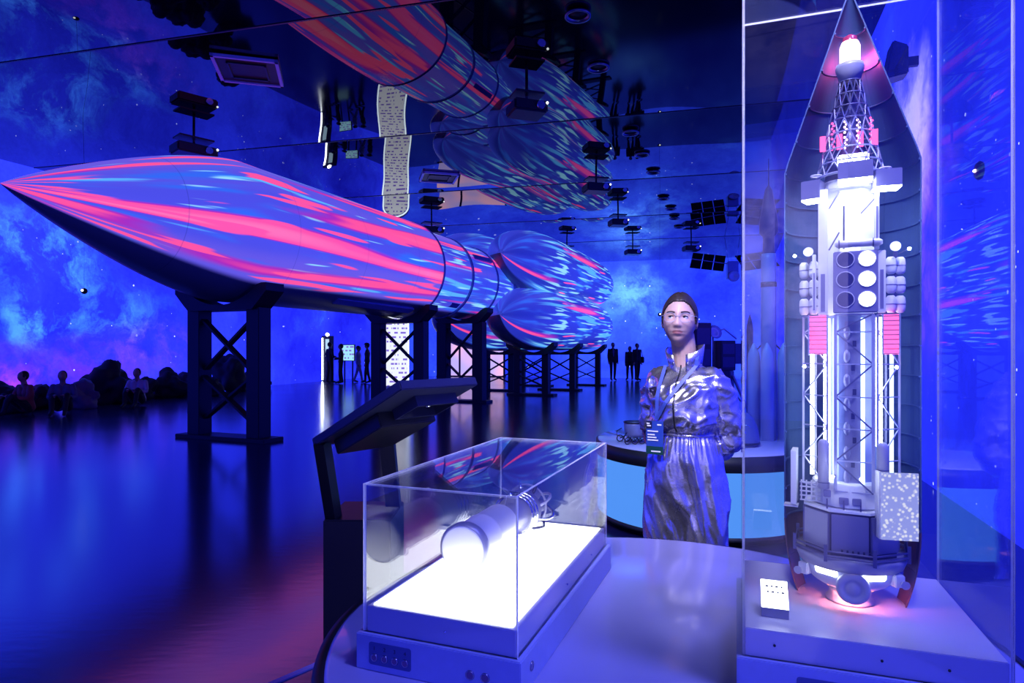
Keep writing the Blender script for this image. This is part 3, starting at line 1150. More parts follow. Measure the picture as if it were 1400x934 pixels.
# inner body of the long truss, with tube lights
mb = MB()
mb.prism([(0.058 * math.cos(PI / 8 + k * PI / 4), 0.02 + 0.058 * math.sin(PI / 8 + k * PI / 4)) for k in range(8)], Z(656), Z(432))
mb.build('inner_body', mat('inner_blue', (0.20, 0.24, 0.50), 0.4, 0.2), MX)
for x, y, m_, v0, v1, r_ in ((-31, -0.048, M_TUBE, 652, 436, 0.0065), (38, -0.048, M_TUBE, 604, 436, 0.0065), (-20, -0.044, M_TUBEB, 655, 436, 0.004),
                             (17, -0.046, M_TUBEB, 655, 436, 0.004), (-52, -0.02, M_TUBE, 650, 440, 0.004), (55, -0.01, M_TUBEB, 650, 440, 0.004)):
    mb = MB(); mb.cyl((W(x), y, Z(v0)), (W(x), y, Z(v1)), r_, n=12)
    mb.build('tube_light', m_, MX)
for k in range(7):
    mb = MB()
    mb.ball((W(-4), -0.046, Z(455 + 32 * k)), 0.010, 12, 8, sc=(0.7, 0.7, 1.5))
    mb.build('gas_bottle', M_PANELP, MX)
for k in range(6):
    mb = MB(); mb.box((W(6 - 2 * (k % 2)), -0.046, Z(470 + 32 * k)), (W(5), 0.01, W(9)))
    mb.build('relay_box', M_PANELD, MX)
mb = MB(); mb.box((W(4), -0.042, (Z(655) + Z(440)) / 2), (W(22), 0.006, Z(440) - Z(655)))
mb.build('instrument_board', M_PANELP, MX)

# longerons and zigzag braces of the truss
XS = (-65, -30, -19, 30, 36, 65)
YS = (-0.010, -0.060, -0.076, -0.076, -0.060, -0.010)
RD_ = (0.0022, 0.0022, 0.0032, 0.0032, 0.0024, 0.0022)
for x, y, r_ in zip(XS, YS, RD_):
    mb = MB(); mb.bar((W(x), y, Z(662)), (W(x), y, Z(432)), 2 * r_, 2 * r_)
    mb.build('longeron', M_TRUSS, MX)
for x, y in ((-50, 0.075), (50, 0.075), (0, 0.09)):
    mb = MB(); mb.bar((W(x), y, Z(662)), (W(x), y, Z(432)), 0.005)
    mb.build('longeron', M_TRUSS, MX)
lev = [432, 455, 497, 540, 582, 624, 664]
for v in lev:
    for a, b2 in ((0, 1), (2, 3), (4, 5)):
        mb = MB(); mb.bar((W(XS[a]), YS[a], Z(v)), (W(XS[b2]), YS[b2], Z(v)), 0.0026)
        mb.build('cross_bar', M_TRUSS, MX)
for i in range(len(lev) - 1):
    for q, (a, b2) in enumerate(((0, 1), (2, 3), (4, 5))):
        if i % 2:
            a, b2 = b2, a
        mb = MB(); mb.bar((W(XS[b2]), YS[b2], Z(lev[i])), (W(XS[a]), YS[a], Z(lev[i + 1])), 0.0032 if q == 1 else 0.0024)
        mb.build('diagonal', M_TRUSSD if q == 1 else M_TRUSS, MX)
for x, v0, v1 in ((-35, 662, 603), (42, 640, 603)):
    mb = MB()
    mb.tube([(W(x), -0.072, Z(v0)), (W(x), -0.072, Z(v1)), (W(x), -0.072, Z(v1 - 4)), (W(x), -0.072, Z(v1 - 6))], [0.0115, 0.0115, 0.009, 0.004], 18)
    tk = mb.build('tank', M_MODEL, MX)
    mb = MB(); mb.torus((W(x), -0.072, Z(v0 - 8)), 0.0118, 0.0012, 20, 6)
    mb.build('tank_strap', M_TRUSSD, tk)

# pink slatted lamps
for x0, x1 in ((-55, -30), (42, 63)):
    yy = -0.072
    mb = MB(); mb.box((W((x0 + x1) / 2), yy + 0.008, (Z(484) + Z(433)) / 2), (W(x1 - x0), 0.010, Z(433) - Z(484)))
    lp = mb.build('pink_lamp', M_PINK, MX)
    for k in range(9):
        mb = MB(); mb.box((W((x0 + x1) / 2), yy, Z(435 + 6 * k)), (W(x1 - x0), 0.008, 0.0022))
        mb.build('slat', mat('slat_pink', (0.55, 0.20, 0.35), 0.4), lp)
    for xx in (x0, x1):
        mb = MB(); mb.box((W(xx), yy, (Z(484) + Z(433)) / 2), (0.003, 0.014, Z(432) - Z(485)))
        mb.build('lamp_frame', M_TRUSS, lp)

# middle section
mb = MB(); mb.prism([(0.052 * math.cos(PI / 8 + k * PI / 4), 0.015 + 0.052 * math.sin(PI / 8 + k * PI / 4)) for k in range(8)], Z(432), Z(262))
mb.build('upper_body', M_BRIGHT, MX)
mb = MB(); mb.box((W(7), -0.066, (Z(430) + Z(350)) / 2), (W(58), 0.036, Z(350) - Z(430)))
wp_ = mb.build('window_board', M_PANELP, MX, bevel=0.002)
for r_ in range(3):
    for c_, m_ in ((0, M_PANELD), (1, M_TUBE)):
        x, zz = W(-6 + 28 * c_), Z(361 + 26 * r_)
        mb = MB(); mb.cyl((x, -0.080, zz), (x, -0.0862, zz), W(10.5), n=28)
        mb.build('port', m_, wp_)
        mb = MB(); mb.torus((x, -0.0855, zz), W(11.5), 0.0012, 28, 6, 'Y')
        mb.build('port_ring', M_MODEL, wp_)
for x, v0, v1, ww in ((-36, 432, 264, 13), (41, 430, 350, 10), (-48, 430, 350, 5), (35, 348, 270, 6)):
    mb = MB(); mb.box((W(x), -0.060, (Z(v0) + Z(v1)) / 2), (W(ww), 0.014, Z(v1) - Z(v0)))
    sp_ = mb.build('spar', M_BRIGHT, MX, bevel=0.001)
    mb = MB(); mb.box((W(x), -0.0675, (Z(v0) + Z(v0 - 60)) / 2), (W(ww * 0.45), 0.002, Z(v0 - 50) - Z(v0)))
    mb.build('spar_slot', M_PANELP, sp_)
mb = MB(); mb.bar((W(-8), -0.062, Z(345)), (W(-8), -0.062, Z(288)), 0.004, 0.004)
mb.build('spar_slot', M_PANELD, MX)
for k in range(5):
    mb = MB(); mb.ball((W(4), -0.055, Z(292 + 11.5 * k)), W(6.2), 16, 10)
    mb.build('ball_lamp', M_TUBE, MX)
mb = MB()
mb.tube([(W(-20), -0.075, Z(340)), (W(-16), -0.075, Z(340)), (W(38), -0.075, Z(340)), (W(42), -0.075, Z(340))], [0.004, 0.008, 0.008, 0.004], 14)
ht = mb.build('cross_tank', M_MODEL, MX)
for x in (-14, 30):
    mb = MB(); mb.torus((W(x), -0.075, Z(340)), 0.0085, 0.0016, 18, 6, 'X')
    mb.build('tank_strap', M_PANELD, ht)
for p, q in (((-28, 345), (-14, 322)), ((14, 300), (34, 280)), ((-28, 290), (-14, 268))):
    mb = MB(); mb.bar((W(p[0]), -0.058, Z(p[1])), (W(q[0]), -0.058, Z(q[1])), 0.003)
    mb.build('diagonal', M_TRUSSD, MX)
for x in (-56, 58):
    mb = MB()
    mb.tube([(W(x), -0.03, Z(346)), (W(x), -0.055, Z(346)), (W(x), -0.066, Z(346))], [0.005, 0.006, 0.0105], 18)
    hn = mb.build('horn', M_BRIGHT, MX)
    mb = MB(); mb.ball((W(x), -0.066, Z(346)), 0.0055, 12, 8)
    mb.build('horn_lamp', M_TUBE, hn)
# barrel clusters left and right
first = None
for sx, xa, xb in ((-1, -63, -49), (1, 53, 65)):
    for c_, x in enumerate((xa, xb)):
        for r_ in range(3):
            if first is None:
                mb = MB()
                mb.lathe([(0.0001, -0.0185), (0.006, -0.0185), (0.0095, -0.014), (0.0105, -0.006), (0.0105, 0.006), (0.0095, 0.014), (0.006, 0.0185), (0.0001, 0.0185)], 16)
                first = mb.build('barrel', M_BRIGHT, MX)
                o = first
            else:
                o = share(first, MX)
            o.location = (W(x), -0.045 + 0.012 * (c_ if sx > 0 else 1 - c_), Z(369 + 25 * r_))
            mb = MB(); mb.torus((0, 0, 0), 0.0107, 0.0011, 18, 6)
            bd = mb.build('barrel_band', M_PANELP, o)
    mb = MB(); mb.bar((W((xa + xb) / 2), -0.03, Z(432)), (W((xa + xb) / 2), -0.03, Z(350)), 0.008)
    mb.build('barrel_rack', M_TRUSSD, MX)

# three downlight boxes
for x, y, v0, v1, ww, rz in ((-50, -0.045, 275, 250, 27, -0.25), (7, -0.085, 259, 237, 45, 0.0), (47, -0.055, 269, 247, 34, 0.2)):
    mb = MB()
    R = Matrix.Translation((W(x), y, (Z(v0) + Z(v1)) / 2)) @ Matrix.Rotation(rz, 4, 'Z')
    mb.box((0, 0, 0), (W(ww), 0.042, Z(v1) - Z(v0)), M=R)
    lb_ = mb.build('lamp_box', M_PANELP, MX, bevel=0.001)
    mb = MB()
    mb.box((0, 0, -(Z(v1) - Z(v0)) / 2 - 0.0015), (W(ww) - 0.002, 0.040, 0.003), M=R)
    mb.build('lamp_face', glow('downlight', (0.9, 0.95, 1.0), 40.0), lb_)
mb = MB(); mb.prism([(0.060 * math.cos(k * PI / 8), 0.060 * math.sin(k * PI / 8)) for k in range(16)], Z(262), Z(250))
mb.build('collar', M_BRIGHT, MX, bevel=0.002)

# conical lattice
def cr(v):
    t = (v - 112) / (244 - 112)
    return 0.022 + (0.070 - 0.022) * t


rings = [113, 131, 149, 167, 186, 208, 226, 243]
NSEG = 12
for v in rings:
    mb = MB(); mb.torus((0, 0, Z(v)), cr(v), 0.0017 if v < 240 else 0.003, 36, 6)
    mb.build('lattice_ring', M_TRUSS if v > 180 else M_TRUSSD, MX)
for i in range(len(rings) - 1):
    r0, r1 = cr(rings[i]), cr(rings[i + 1])
    mm = M_TRUSSD if rings[i] < 160 else M_TRUSS
    for k in range(NSEG):
        a = 2 * PI * (k + 0.5 * (i % 2)) / NSEG
        for da in (-PI / NSEG, PI / NSEG):
            mb = MB()
            mb.bar((r0 * math.cos(a), r0 * math.sin(a), Z(rings[i])), (r1 * math.cos(a + da), r1 * math.sin(a + da), Z(rings[i + 1])), 0.0021)
            mb.build('lattice_bar', mm, MX)
mb = MB(); mb.lathe([(0.012, Z(118)), (0.016, Z(165)), (0.028, Z(212)), (0.046, Z(218)), (0.052, Z(245)), (0.0001, Z(245))], 24)
mb.build('lattice_core', M_PANELD, MX)
mb = MB(); mb.box((W(4), -0.040, Z(226)), (W(42), 0.02, W(18)))
mb.build('lattice_lamp', M_TUBE, MX, bevel=0.004)
for c_ in range(4):
    for r_ in range(2):
        x = W(-24 + 17 * c_)
        mb = MB()
        for q in range(5):
            mb.ball((x + W(2.4 * (q % 2)), -0.036, Z(172 + 21 * r_ + 3.6 * q)), 0.0026, 8, 6)
        mb.build('led_strip', M_PINKW if c_ in (1, 2) else M_PINK, MX)
for x in (-37, 33, 14, -14):
    mb = MB(); mb.box((W(x), -0.03, Z(197)), (W(8), 0.01, W(22)))
    mb.build('pink_board', M_PINK, MX)
for sx in (-1, 1):
    mb = MB(); mb.torus((sx * 0.068, -0.030, Z(240)), 0.011, 0.002, 20, 6, 'Z')
    mb.build('loop', M_BRIGHT, MX)
# top: white cup and glowing beacon
mb = MB()
mb.lathe([(0.0001, Z(116)), (0.019, Z(116)), (0.030, Z(94)), (0.029, Z(89)), (0.0001, Z(88))], 36)
mb.build('cup', M_MODEL, MX)
mb = MB()
mb.lathe([(0.021, Z(89)), (0.021, Z(64)), (0.017, Z(58)), (0.0001, Z(57))], 32)
mb.build('beacon', M_PINKW, MX)
mb = MB()
mb.lathe([(0.016, Z(60)), (0.015, Z(52)), (0.006, Z(48)), (0.0001, Z(48))], 24)
mb.build('beacon_cap', mat('red_glass', (0.5, 0.05, 0.12), 0.2), MX)
lamp('beacon_light', 'POINT', (0, 0, 0), 0.8, (1.0, 0.06, 0.22), shadow_soft_size=0.02)
bl_ = bpy.data.objects['beacon_light']
bl_.parent = MX
bl_.location = (0.03, 0.045, Z(78))
lamp('foot_light', 'POINT', (0, 0, 0), 1.3, (1.0, 0.22, 0.20), shadow_soft_size=0.01)
fl_ = bpy.data.objects['foot_light']
fl_.parent = MX
fl_.location = (0.0, -0.075, 0.035)

# added bulbs on stalks, extra fill that brightens the model body
for x, y, v in ((-22, -0.128, 640), (14, -0.132, 640), (-74, -0.085, 352), (74, -0.085, 352), (-60, -0.10, 500), (58, -0.10, 500)):
    mb = MB(); mb.ball((W(x), y, Z(v)), 0.0032, 10, 8)
    bb = mb.build('fill_bulb', glow('fill_bulb', (0.9, 0.95, 1.0), 120.0), MX)
    mb = MB(); mb.tube([(W(x), y, Z(v)), (W(x) * 0.85, y * 0.6, Z(v) - 0.004)], 0.0009, 6)
    mb.build('stalk', M_TRUSSD, bb)

# half fairing standing behind the model: rows of curved panels
FR = 0.139


def shell_r(z):
    zc0, zt = Z(225), 1.402
    if z < 0.17:
        return FR - 0.028 * ((0.17 - z) / 0.17) ** 2
    if z <= zc0:
        return FR
    return max(0.002, FR * (zt - z) / (zt - zc0))


rows = [0.0, 0.075, 0.17] + [0.17 + 0.068 * k for k in range(1, 13)] + [1.06, 1.14, 1.22, 1.30, 1.39]
fa = thing('fairing_half', 'open half of a panelled rocket fairing standing behind the lattice model in the vitrine', 'model',
           (MX.location.x, MX.location.y, MX.location.z), MX.rotation_euler.z)
for i in range(len(rows) - 1):
    z0_, z1_ = rows[i], rows[i + 1] - 0.0012
    a_lo, a_hi = -0.10, PI + 0.10
    if i == 0:
        spans = [(-0.10, 0.5), (PI - 0.5, PI + 0.10)]
    else:
        spans = [(a_lo + (a_hi - a_lo) * q / 3, a_lo + (a_hi - a_lo) * (q + 1) / 3 - 0.006) for q in range(3)]
    for (a0, a1) in spans:
        zs = [z0_ + (z1_ - z0_) * q / 3 for q in range(4)]
        prof = [(shell_r(q), q) for q in zs] + [(shell_r(q) - 0.003 if shell_r(q) > 0.006 else 0.001, q) for q in reversed(zs)]
        mb = MB()
        n_ = 10
        V, F = [], []
        m_ = len(prof)
        for k in range(n_ + 1):
            a = a0 + (a1 - a0) * k / n_
            V += [(r * math.cos(a), r * math.sin(a) * 0.93 + 0.012, z) for r, z in prof]
        for k in range(n_):
            for q in range(m_):
                F.append((k * m_ + q, (k + 1) * m_ + q, (k + 1) * m_ + (q + 1) % m_, k * m_ + (q + 1) % m_))
        F += [tuple(range(m_)), tuple(n_ * m_ + q for q in range(m_ - 1, -1, -1))]
        mb.add(V, F, 0, False)
        mb.build('shell_panel', M_BRONZE if i < 2 else M_SHELL, fa)
    if i > 1 and shell_r(z0_) > 0.02:
        mb = MB()
        r_ = shell_r(z0_) - 0.004
        mb.tube([(r_ * math.cos(a_lo + (a_hi - a_lo) * k / 24), r_ * 0.93 * math.sin(a_lo + (a_hi - a_lo) * k / 24) + 0.012, z0_) for k in range(25)], 0.0022, 6)
        mb.build('rib', M_SHELL, fa)

# ------------------------------------------------------------------ touch-screen kiosk seen from behind
ks = thing('touch_kiosk', 'black touch-screen kiosk with tilted slab on two raked arms, seen from behind', 'kiosk', (-0.505, 2.20, 0))
o0 = Vector(ks.location)
P1, P2, P3 = Vector((-0.64, 2.03, 1.12)), Vector((-0.31, 1.74, 1.32)), Vector((-0.114, 1.99, 1.32))
P4 = P1 + P3 - P2
nrm = (P3 - P2).cross(P2 - P1).normalized()
if nrm.z < 0:
    nrm = -nrm
e1, e2 = (P3 - P2), (P2 - P1)


def slab(a0, a1, b0, b1, d0, d1):
    """box in the slab's own plane: a along its width, b up its slope, d below the screen"""
    p = []
    for d in (d1, d0):
        for a, b_ in ((a0, b0), (a1, b0), (a1, b1), (a0, b1)):
            p.append(P1 + e1 * a + e2 * b_ - nrm * d - o0)
    return p


M_KIOSK = mat('kiosk_navy', (0.016, 0.018, 0.06), 0.35)
mb = MB(); mb.hexa(slab(0, 1, 0, 1, 0, 0.028))
mb.build('screen_slab', M_KIOSK, ks, bevel=0.003)
mb = MB(); mb.hexa(slab(0.04, 0.96, 0.04, 0.96, -0.002, 0.0))
mb.build('screen', glow('kiosk_screen', (0.02, 0.06, 0.5), 0.6), ks)
mb = MB(); mb.hexa(slab(0.14, 0.86, 0.10, 0.62, 0.028, 0.075))
hs = mb.build('rear_housing', M_DARK, ks, bevel=0.003)
mb = MB()
for (a0, a1, b0, b1) in ((0.30, 0.84, 0.64, 0.66), (0.30, 0.84, 0.86, 0.88), (0.30, 0.32, 0.66, 0.86), (0.82, 0.84, 0.66, 0.86)):
    mb.hexa(slab(a0, a1, b0, b1, 0.028, 0.060))
mb.build('cable_tray', M_KIOSK, ks)
mb = MB(); mb.ball(P1 + e1 * 0.6 + e2 * 0.76 - nrm * 0.034 - o0, 0.016, 14, 8)
mb.build('connector', M_CHROME, ks)
mb = MB(); mb.box((0, 0, 0.425), (0.22, 0.26, 0.85), rz=0.0)
mb.build('pedestal', M_BLACK, ks, bevel=0.004)
for a, dx in ((0.06, -0.085), (0.90, 0.085)):
    mb = MB()
    top = P1 + e1 * a + e2 * 0.05 - nrm * 0.02 - o0
    mb.bar((dx, -0.09 if a < .5 else 0.06, 0.84), top, 0.035, 0.05)
    mb.build('arm', M_BLACK, ks)
mb = MB(); mb.box((0, 0, 0.01), (0.28, 0.32, 0.02))
mb.build('foot_plate', M_BLACK, ks, bevel=0.003)

# ================================================================== SECOND ROUND COUNTER
CX, CYY, CRAD, CTZ = 1.60, 5.37, 0.87, 0.66
ct = thing('round_counter', 'round counter with backlit light-blue panels and a black band under its top', 'table', (CX, CYY, 0))
mb = MB(); mb.lathe([(0.0001, CTZ), (CRAD - 0.008, CTZ), (CRAD, CTZ - 0.006), (CRAD, CTZ - 0.02), (0.0001, CTZ - 0.02)], 96)
mb.build('counter_top', M_TABLE, ct)
mb = MB(); mb.lathe([(CRAD - 0.05, CTZ - 0.012), (CRAD + 0.012, CTZ - 0.012), (CRAD + 0.012, CTZ - 0.125), (CRAD - 0.05, CTZ - 0.125)], 96)
mb.build('band', M_BLACK, ct)
M_LITBLUE = glow('backlit_blue', (0.09, 0.32, 1.0), 0.95)
NP = 14
for k in range(NP):
    a0, a1 = 2 * PI * k / NP, 2 * PI * (k + 1) / NP - 0.012
    V, F = [], []
    for q in range(9):
        a = a0 + (a1 - a0) * q / 8
        for r in (CRAD - 0.02, CRAD):
            V += [(r * math.cos(a), r * math.sin(a), 0.07), (r * math.cos(a), r * math.sin(a), CTZ - 0.12)]
    for q in range(8):
        b_ = q * 4
        F += [(b_ + 2, b_ + 6, b_ + 7, b_ + 3), (b_, b_ + 1, b_ + 5, b_ + 4), (b_ + 1, b_ + 3, b_ + 7, b_ + 5), (b_, b_ + 4, b_ + 6, b_ + 2)]
    F += [(0, 2, 3, 1), (32, 33, 35, 34)]
    mb = MB(); mb.add(V, F)
    mb.build('lit_panel', M_LITBLUE, ct)
mb = MB(); mb.lathe([(0.0001, CTZ - 0.02), (CRAD - 0.03, CTZ - 0.02), (CRAD - 0.03, 0.05), (0.0001, 0.05)], 64)
mb.build('drum', M_DARK, ct)
mb = MB(); mb.lathe([(0.0001, 0.075), (CRAD + 0.02, 0.075), (CRAD + 0.02, 0.05), (CRAD - 0.06, 0.04), (CRAD - 0.06, 0.0), (0.0001, 0.0)], 96)
mb.build('kick_plate', M_BLACK, ct)

# launcher model standing on the counter
M_LV = mat('launcher_white', (0.42, 0.44, 0.62), 0.4, var=0.05)
lv = thing('launcher_model', 'slender pale launch vehicle model with strap-on boosters standing on the blue counter', 'model', (2.17, 5.38, CTZ), 0.3)
core = MB()
core.lathe([(0.0001, 0.0), (0.062, 0.0), (0.062, 1.50), (0.058, 1.52), (0.058, 1.56), (0.0001, 1.56)], 32)
core.build('core_stage', M_LV, lv)
mb = MB(); mb.lathe([(0.05, 1.55), (0.045, 1.70), (0.075, 1.74), (0.075, 1.84), (0.03, 2.10), (0.006, 2.14), (0.004, 2.36), (0.0001, 2.37)], 24)
mb.build('fairing', mat('launcher_dark', (0.03, 0.035, 0.12), 0.4), lv)
mb = MB(); mb.lathe([(0.06, 1.28), (0.066, 1.28), (0.066, 1.32), (0.06, 1.32)], 32)
mb.build('band', M_DARK, lv)
for k in range(4):
    a = PI / 4 + k * PI / 2
    c = Vector((0.118 * math.cos(a), 0.118 * math.sin(a), 0))
    mb = MB()
    mb.lathe([(0.0001, 0.0), (0.052, 0.0), (0.052, 0.66), (0.046, 0.72), (0.012, 0.80), (0.0001, 0.81)], 24, M=Matrix.Translation(c))
    bo = mb.build('booster', M_LV, lv)
    mb = MB(); mb.bar(c + Vector((0, 0, 0.72)), Vector((0.05 * math.cos(a), 0.05 * math.sin(a), 0.80)), 0.012)
    mb.build('strut', M_DARK, bo)
mb = MB(); mb.tube([(0.055, 0.03, 2.10), (0.085, 0.04, 1.80), (0.09, 0.04, 1.56)], 0.003, 6)
mb.build('guy_wire', M_CHROME, lv)

sr = thing('slim_rocket_model', 'small dark pencil-shaped rocket model behind the pale launcher', 'model', (2.19, 5.86, CTZ), 0)
mb = MB(); mb.lathe([(0.0001, 0.0), (0.030, 0.0), (0.030, 0.93), (0.0001, 0.93)], 20)
mb.build('hull', M_DARK, sr)
mb = MB(); mb.lathe([(0.031, 0.925), (0.026, 0.98), (0.013, 1.04), (0.0001, 1.085)], 20)
mb.build('nose', mat('navy_paint', (0.01, 0.012, 0.05), 0.35), sr)
for k in range(4):
    a = k * PI / 2
    mb = MB(); mb.bar((0.03 * math.cos(a), 0.03 * math.sin(a), 0.05), (0.075 * math.cos(a), 0.075 * math.sin(a), 0.02), 0.006, 0.05)
    mb.build('fin', M_DARK, sr)

cp = thing('reflection_capsule', 'bell-shaped blue capsule shape added for a rounded reflection in the glass', 'model', (1.80, 4.98, CTZ), 0)  # added shape standing in for an arm's reflection in the glass
mb = MB(); mb.lathe([(0.0001, 0.0), (0.11, 0.0), (0.128, 0.02), (0.130, 0.06), (0.115, 0.15), (0.085, 0.22), (0.05, 0.255), (0.0001, 0.265)], 36)
mb.build('shell', mat('capsule_blue', (0.12, 0.14, 0.34), 0.35, 0.3), cp)
mb = MB(); mb.lathe([(0.129, 0.016), (0.134, 0.018), (0.134, 0.03), (0.129, 0.034)], 36)
mb.build('heat_shield_ring', M_DARK, cp)
mb = MB(); mb.torus((0.0, -0.108, 0.15), 0.022, 0.004, 20, 6, 'Y')
mb.build('window', M_CHROME, cp)

rv = thing('rover_model', 'small lunar rover model with wire loops near the edge of the counter', 'model', (0.985, 5.12, CTZ), 0.2)
mb = MB(); mb.lathe([(0.0001, 0.05), (0.062, 0.05), (0.078, 0.075), (0.084, 0.15), (0.080, 0.165), (0.0001, 0.165)], 28)
mb.build('tub', mat('rover_grey', (0.22, 0.24, 0.40), 0.4, 0.3), rv)
mb = MB(); mb.torus((0, 0, 0.168), 0.082, 0.006, 28, 8)
mb.build('lid_rim', M_DARK, rv)
for k in range(4):
    for sg in (-1, 1):
        x = -0.09 + 0.06 * k
        mb = MB(); mb.torus((x, sg * 0.085, 0.03), 0.026, 0.0045, 18, 6, 'Y')
        wh_ = mb.build('wheel', M_DARK, rv)
        mb = MB(); mb.bar((x, sg * 0.085, 0.03), (x * 0.7, sg * 0.03, 0.06), 0.006)
        mb.build('axle', M_DARK, wh_)
mb = MB(); mb.tube([(-0.07, -0.02, 0.09), (-0.12, -0.06, 0.055), (-0.17, -0.05, 0.075), (-0.15, 0.0, 0.10), (-0.10, 0.02, 0.12)], 0.0035, 6)
mb.build('cable', M_BLACK, rv)
mb = MB(); mb.tube([(0.06, 0.0, 0.12), (0.105, -0.01, 0.13), (0.13, -0.01, 0.12)], 0.012, 10)
mb.build('camera_eye', M_SILVER, rv)

# lander on a podium further back
ln = thing('lander_model', 'dark lunar lander mock-up with boxes and antenna mast on a low podium', 'model', (2.86, 9.2, 0), 0.25)
mb = MB(); mb.lathe([(0.0001, 0.0), (0.75, 0.0), (0.75, 0.42), (0.72, 0.45), (0.0001, 0.45)], 40)
mb.build('podium', M_DARK, ln)
mb = MB(); mb.prism([(0.34 * math.cos(PI / 8 + k * PI / 4), 0.34 * math.sin(PI / 8 + k * PI / 4)) for k in range(8)], 0.72, 1.12)
mb.build('descent_stage', mat('lander_body', (0.02, 0.022, 0.06), 0.4, 0.3), ln, bevel=0.01)
for k in range(4):
    a = PI / 4 + k * PI / 2
    mb = MB()
    mb.cyl((0.32 * math.cos(a), 0.32 * math.sin(a), 1.05), (0.56 * math.cos(a), 0.56 * math.sin(a), 0.50), 0.022, n=10)
    lg = mb.build('leg', M_SILVER, ln)
    mb = MB()
    mb.lathe([(0.0001, 0.45), (0.085, 0.45), (0.075, 0.475), (0.0001, 0.49)], 16, M=Matrix.Translation((0.57 * math.cos(a), 0.57 * math.sin(a), 0)))
    mb.build('foot_pad', M_SILVER, lg)
    mb = MB(); mb.cyl((0.32 * math.cos(a + 0.3), 0.32 * math.sin(a + 0.3), 0.80), (0.50 * math.cos(a), 0.50 * math.sin(a), 0.62), 0.012, n=8)
    mb.build('stay', M_SILVER, lg)
for x, z0_, z1_, ww in ((-0.20, 1.12, 1.80, 0.26), (0.20, 1.12, 1.55, 0.24)):
    mb = MB(); mb.box((x, -0.05, (z0_ + z1_) / 2), (ww, 0.22, z1_ - z0_))
    bxo = mb.build('equipment_box', mat('lander_box', (0.015, 0.017, 0.05), 0.35), ln, bevel=0.008)
    for q in range(2):
        mb = MB(); mb.box((x, -0.163, z0_ + (z1_ - z0_) * (0.28 + 0.44 * q)), (ww * 0.8, 0.008, (z1_ - z0_) * 0.34))
        mb.build('panel', M_PANELD, bxo)
mb = MB()
mb.tube([(0.05, 0.0, 1.12), (0.05, 0.0, 1.66), (0.22, -0.02, 1.72), (0.42, -0.02, 1.58)], 0.012, 8)
ms = mb.build('mast', M_SILVER, ln)
mb = MB(); mb.lathe([(0.0001, 0.0), (0.05, 0.01), (0.10, 0.04), (0.105, 0.045), (0.05, 0.02), (0.0001, 0.012)], 24,
                    M=Matrix.Translation((0.05, -0.02, 1.66)) @ Matrix.Rotation(1.2, 4, 'X'))
mb.build('dish', M_SILVER, ms)
mb = MB(); mb.box((0.42, 0.02, 1.36), (0.26, 0.03, 0.30), rz=0.3)
mb.build('side_wing', M_PANELD, ln)

# ================================================================== HANGING SATELLITE
st = thing('satellite', 'dark winged satellite hanging from the mirror ceiling', 'satellite', (9.0, 26.0, 4.35), -0.15)
mb = MB(); mb.box((0, 0, 0.35), (0.42, 0.42, 0.7))
mb.build('bus', mat('satellite_silver', (0.30, 0.32, 0.42), 0.3, 0.7), st, bevel=0.02)
mb = MB(); mb.lathe([(0.0001, 0.0), (0.12, 0.02), (0.22, 0.09), (0.225, 0.10), (0.12, 0.035), (0.0001, 0.015)], 28, M=Matrix.Translation((0.0, -0.25, 0.1)) @ Matrix.Rotation(1.9, 4, 'X'))
mb.build('dish', M_BRIGHT, st)
M_SOLAR = mat('solar_cell', (0.006, 0.007, 0.03), 0.2, 0.3)
for sg in (-1, 1):
    mb = MB(); mb.bar((sg * 0.2, 0, 0.62), (sg * 1.62, 0, 0.85), 0.03)
    arm = mb.build('wing_arm', M_SILVER, st)
    for k in range(3):
        mb = MB()
        x0, x1 = sg * (0.30 + 0.45 * k), sg * (0.30 + 0.45 * k + 0.42)
        zf = lambda x: 0.60 + abs(x) * 0.13
        mb.hexa([(x0 + sg * 0.12, -0.42, zf(x0) - 0.36), (x1 + sg * 0.12, -0.42, zf(x1) - 0.36), (x1 + sg * 0.12, -0.40, zf(x1) - 0.38), (x0 + sg * 0.12, -0.40, zf(x0) - 0.38),
                 (x0 - sg * 0.12, 0.42, zf(x0) + 0.36), (x1 - sg * 0.12, 0.42, zf(x1) + 0.36), (x1 - sg * 0.12, 0.44, zf(x1) + 0.34), (x0 - sg * 0.12, 0.44, zf(x0) + 0.34)])
        mb.build('solar_panel', M_SOLAR, st)
mb = MB()
for x in (-0.15, 0.15):
    mb.cyl((x, 0, 0.68), (x * 2, 0, ROOM_H - 4.35 - 0.02), 0.008, n=6)
mb.build('hanging_wire', M_CHROME, st)

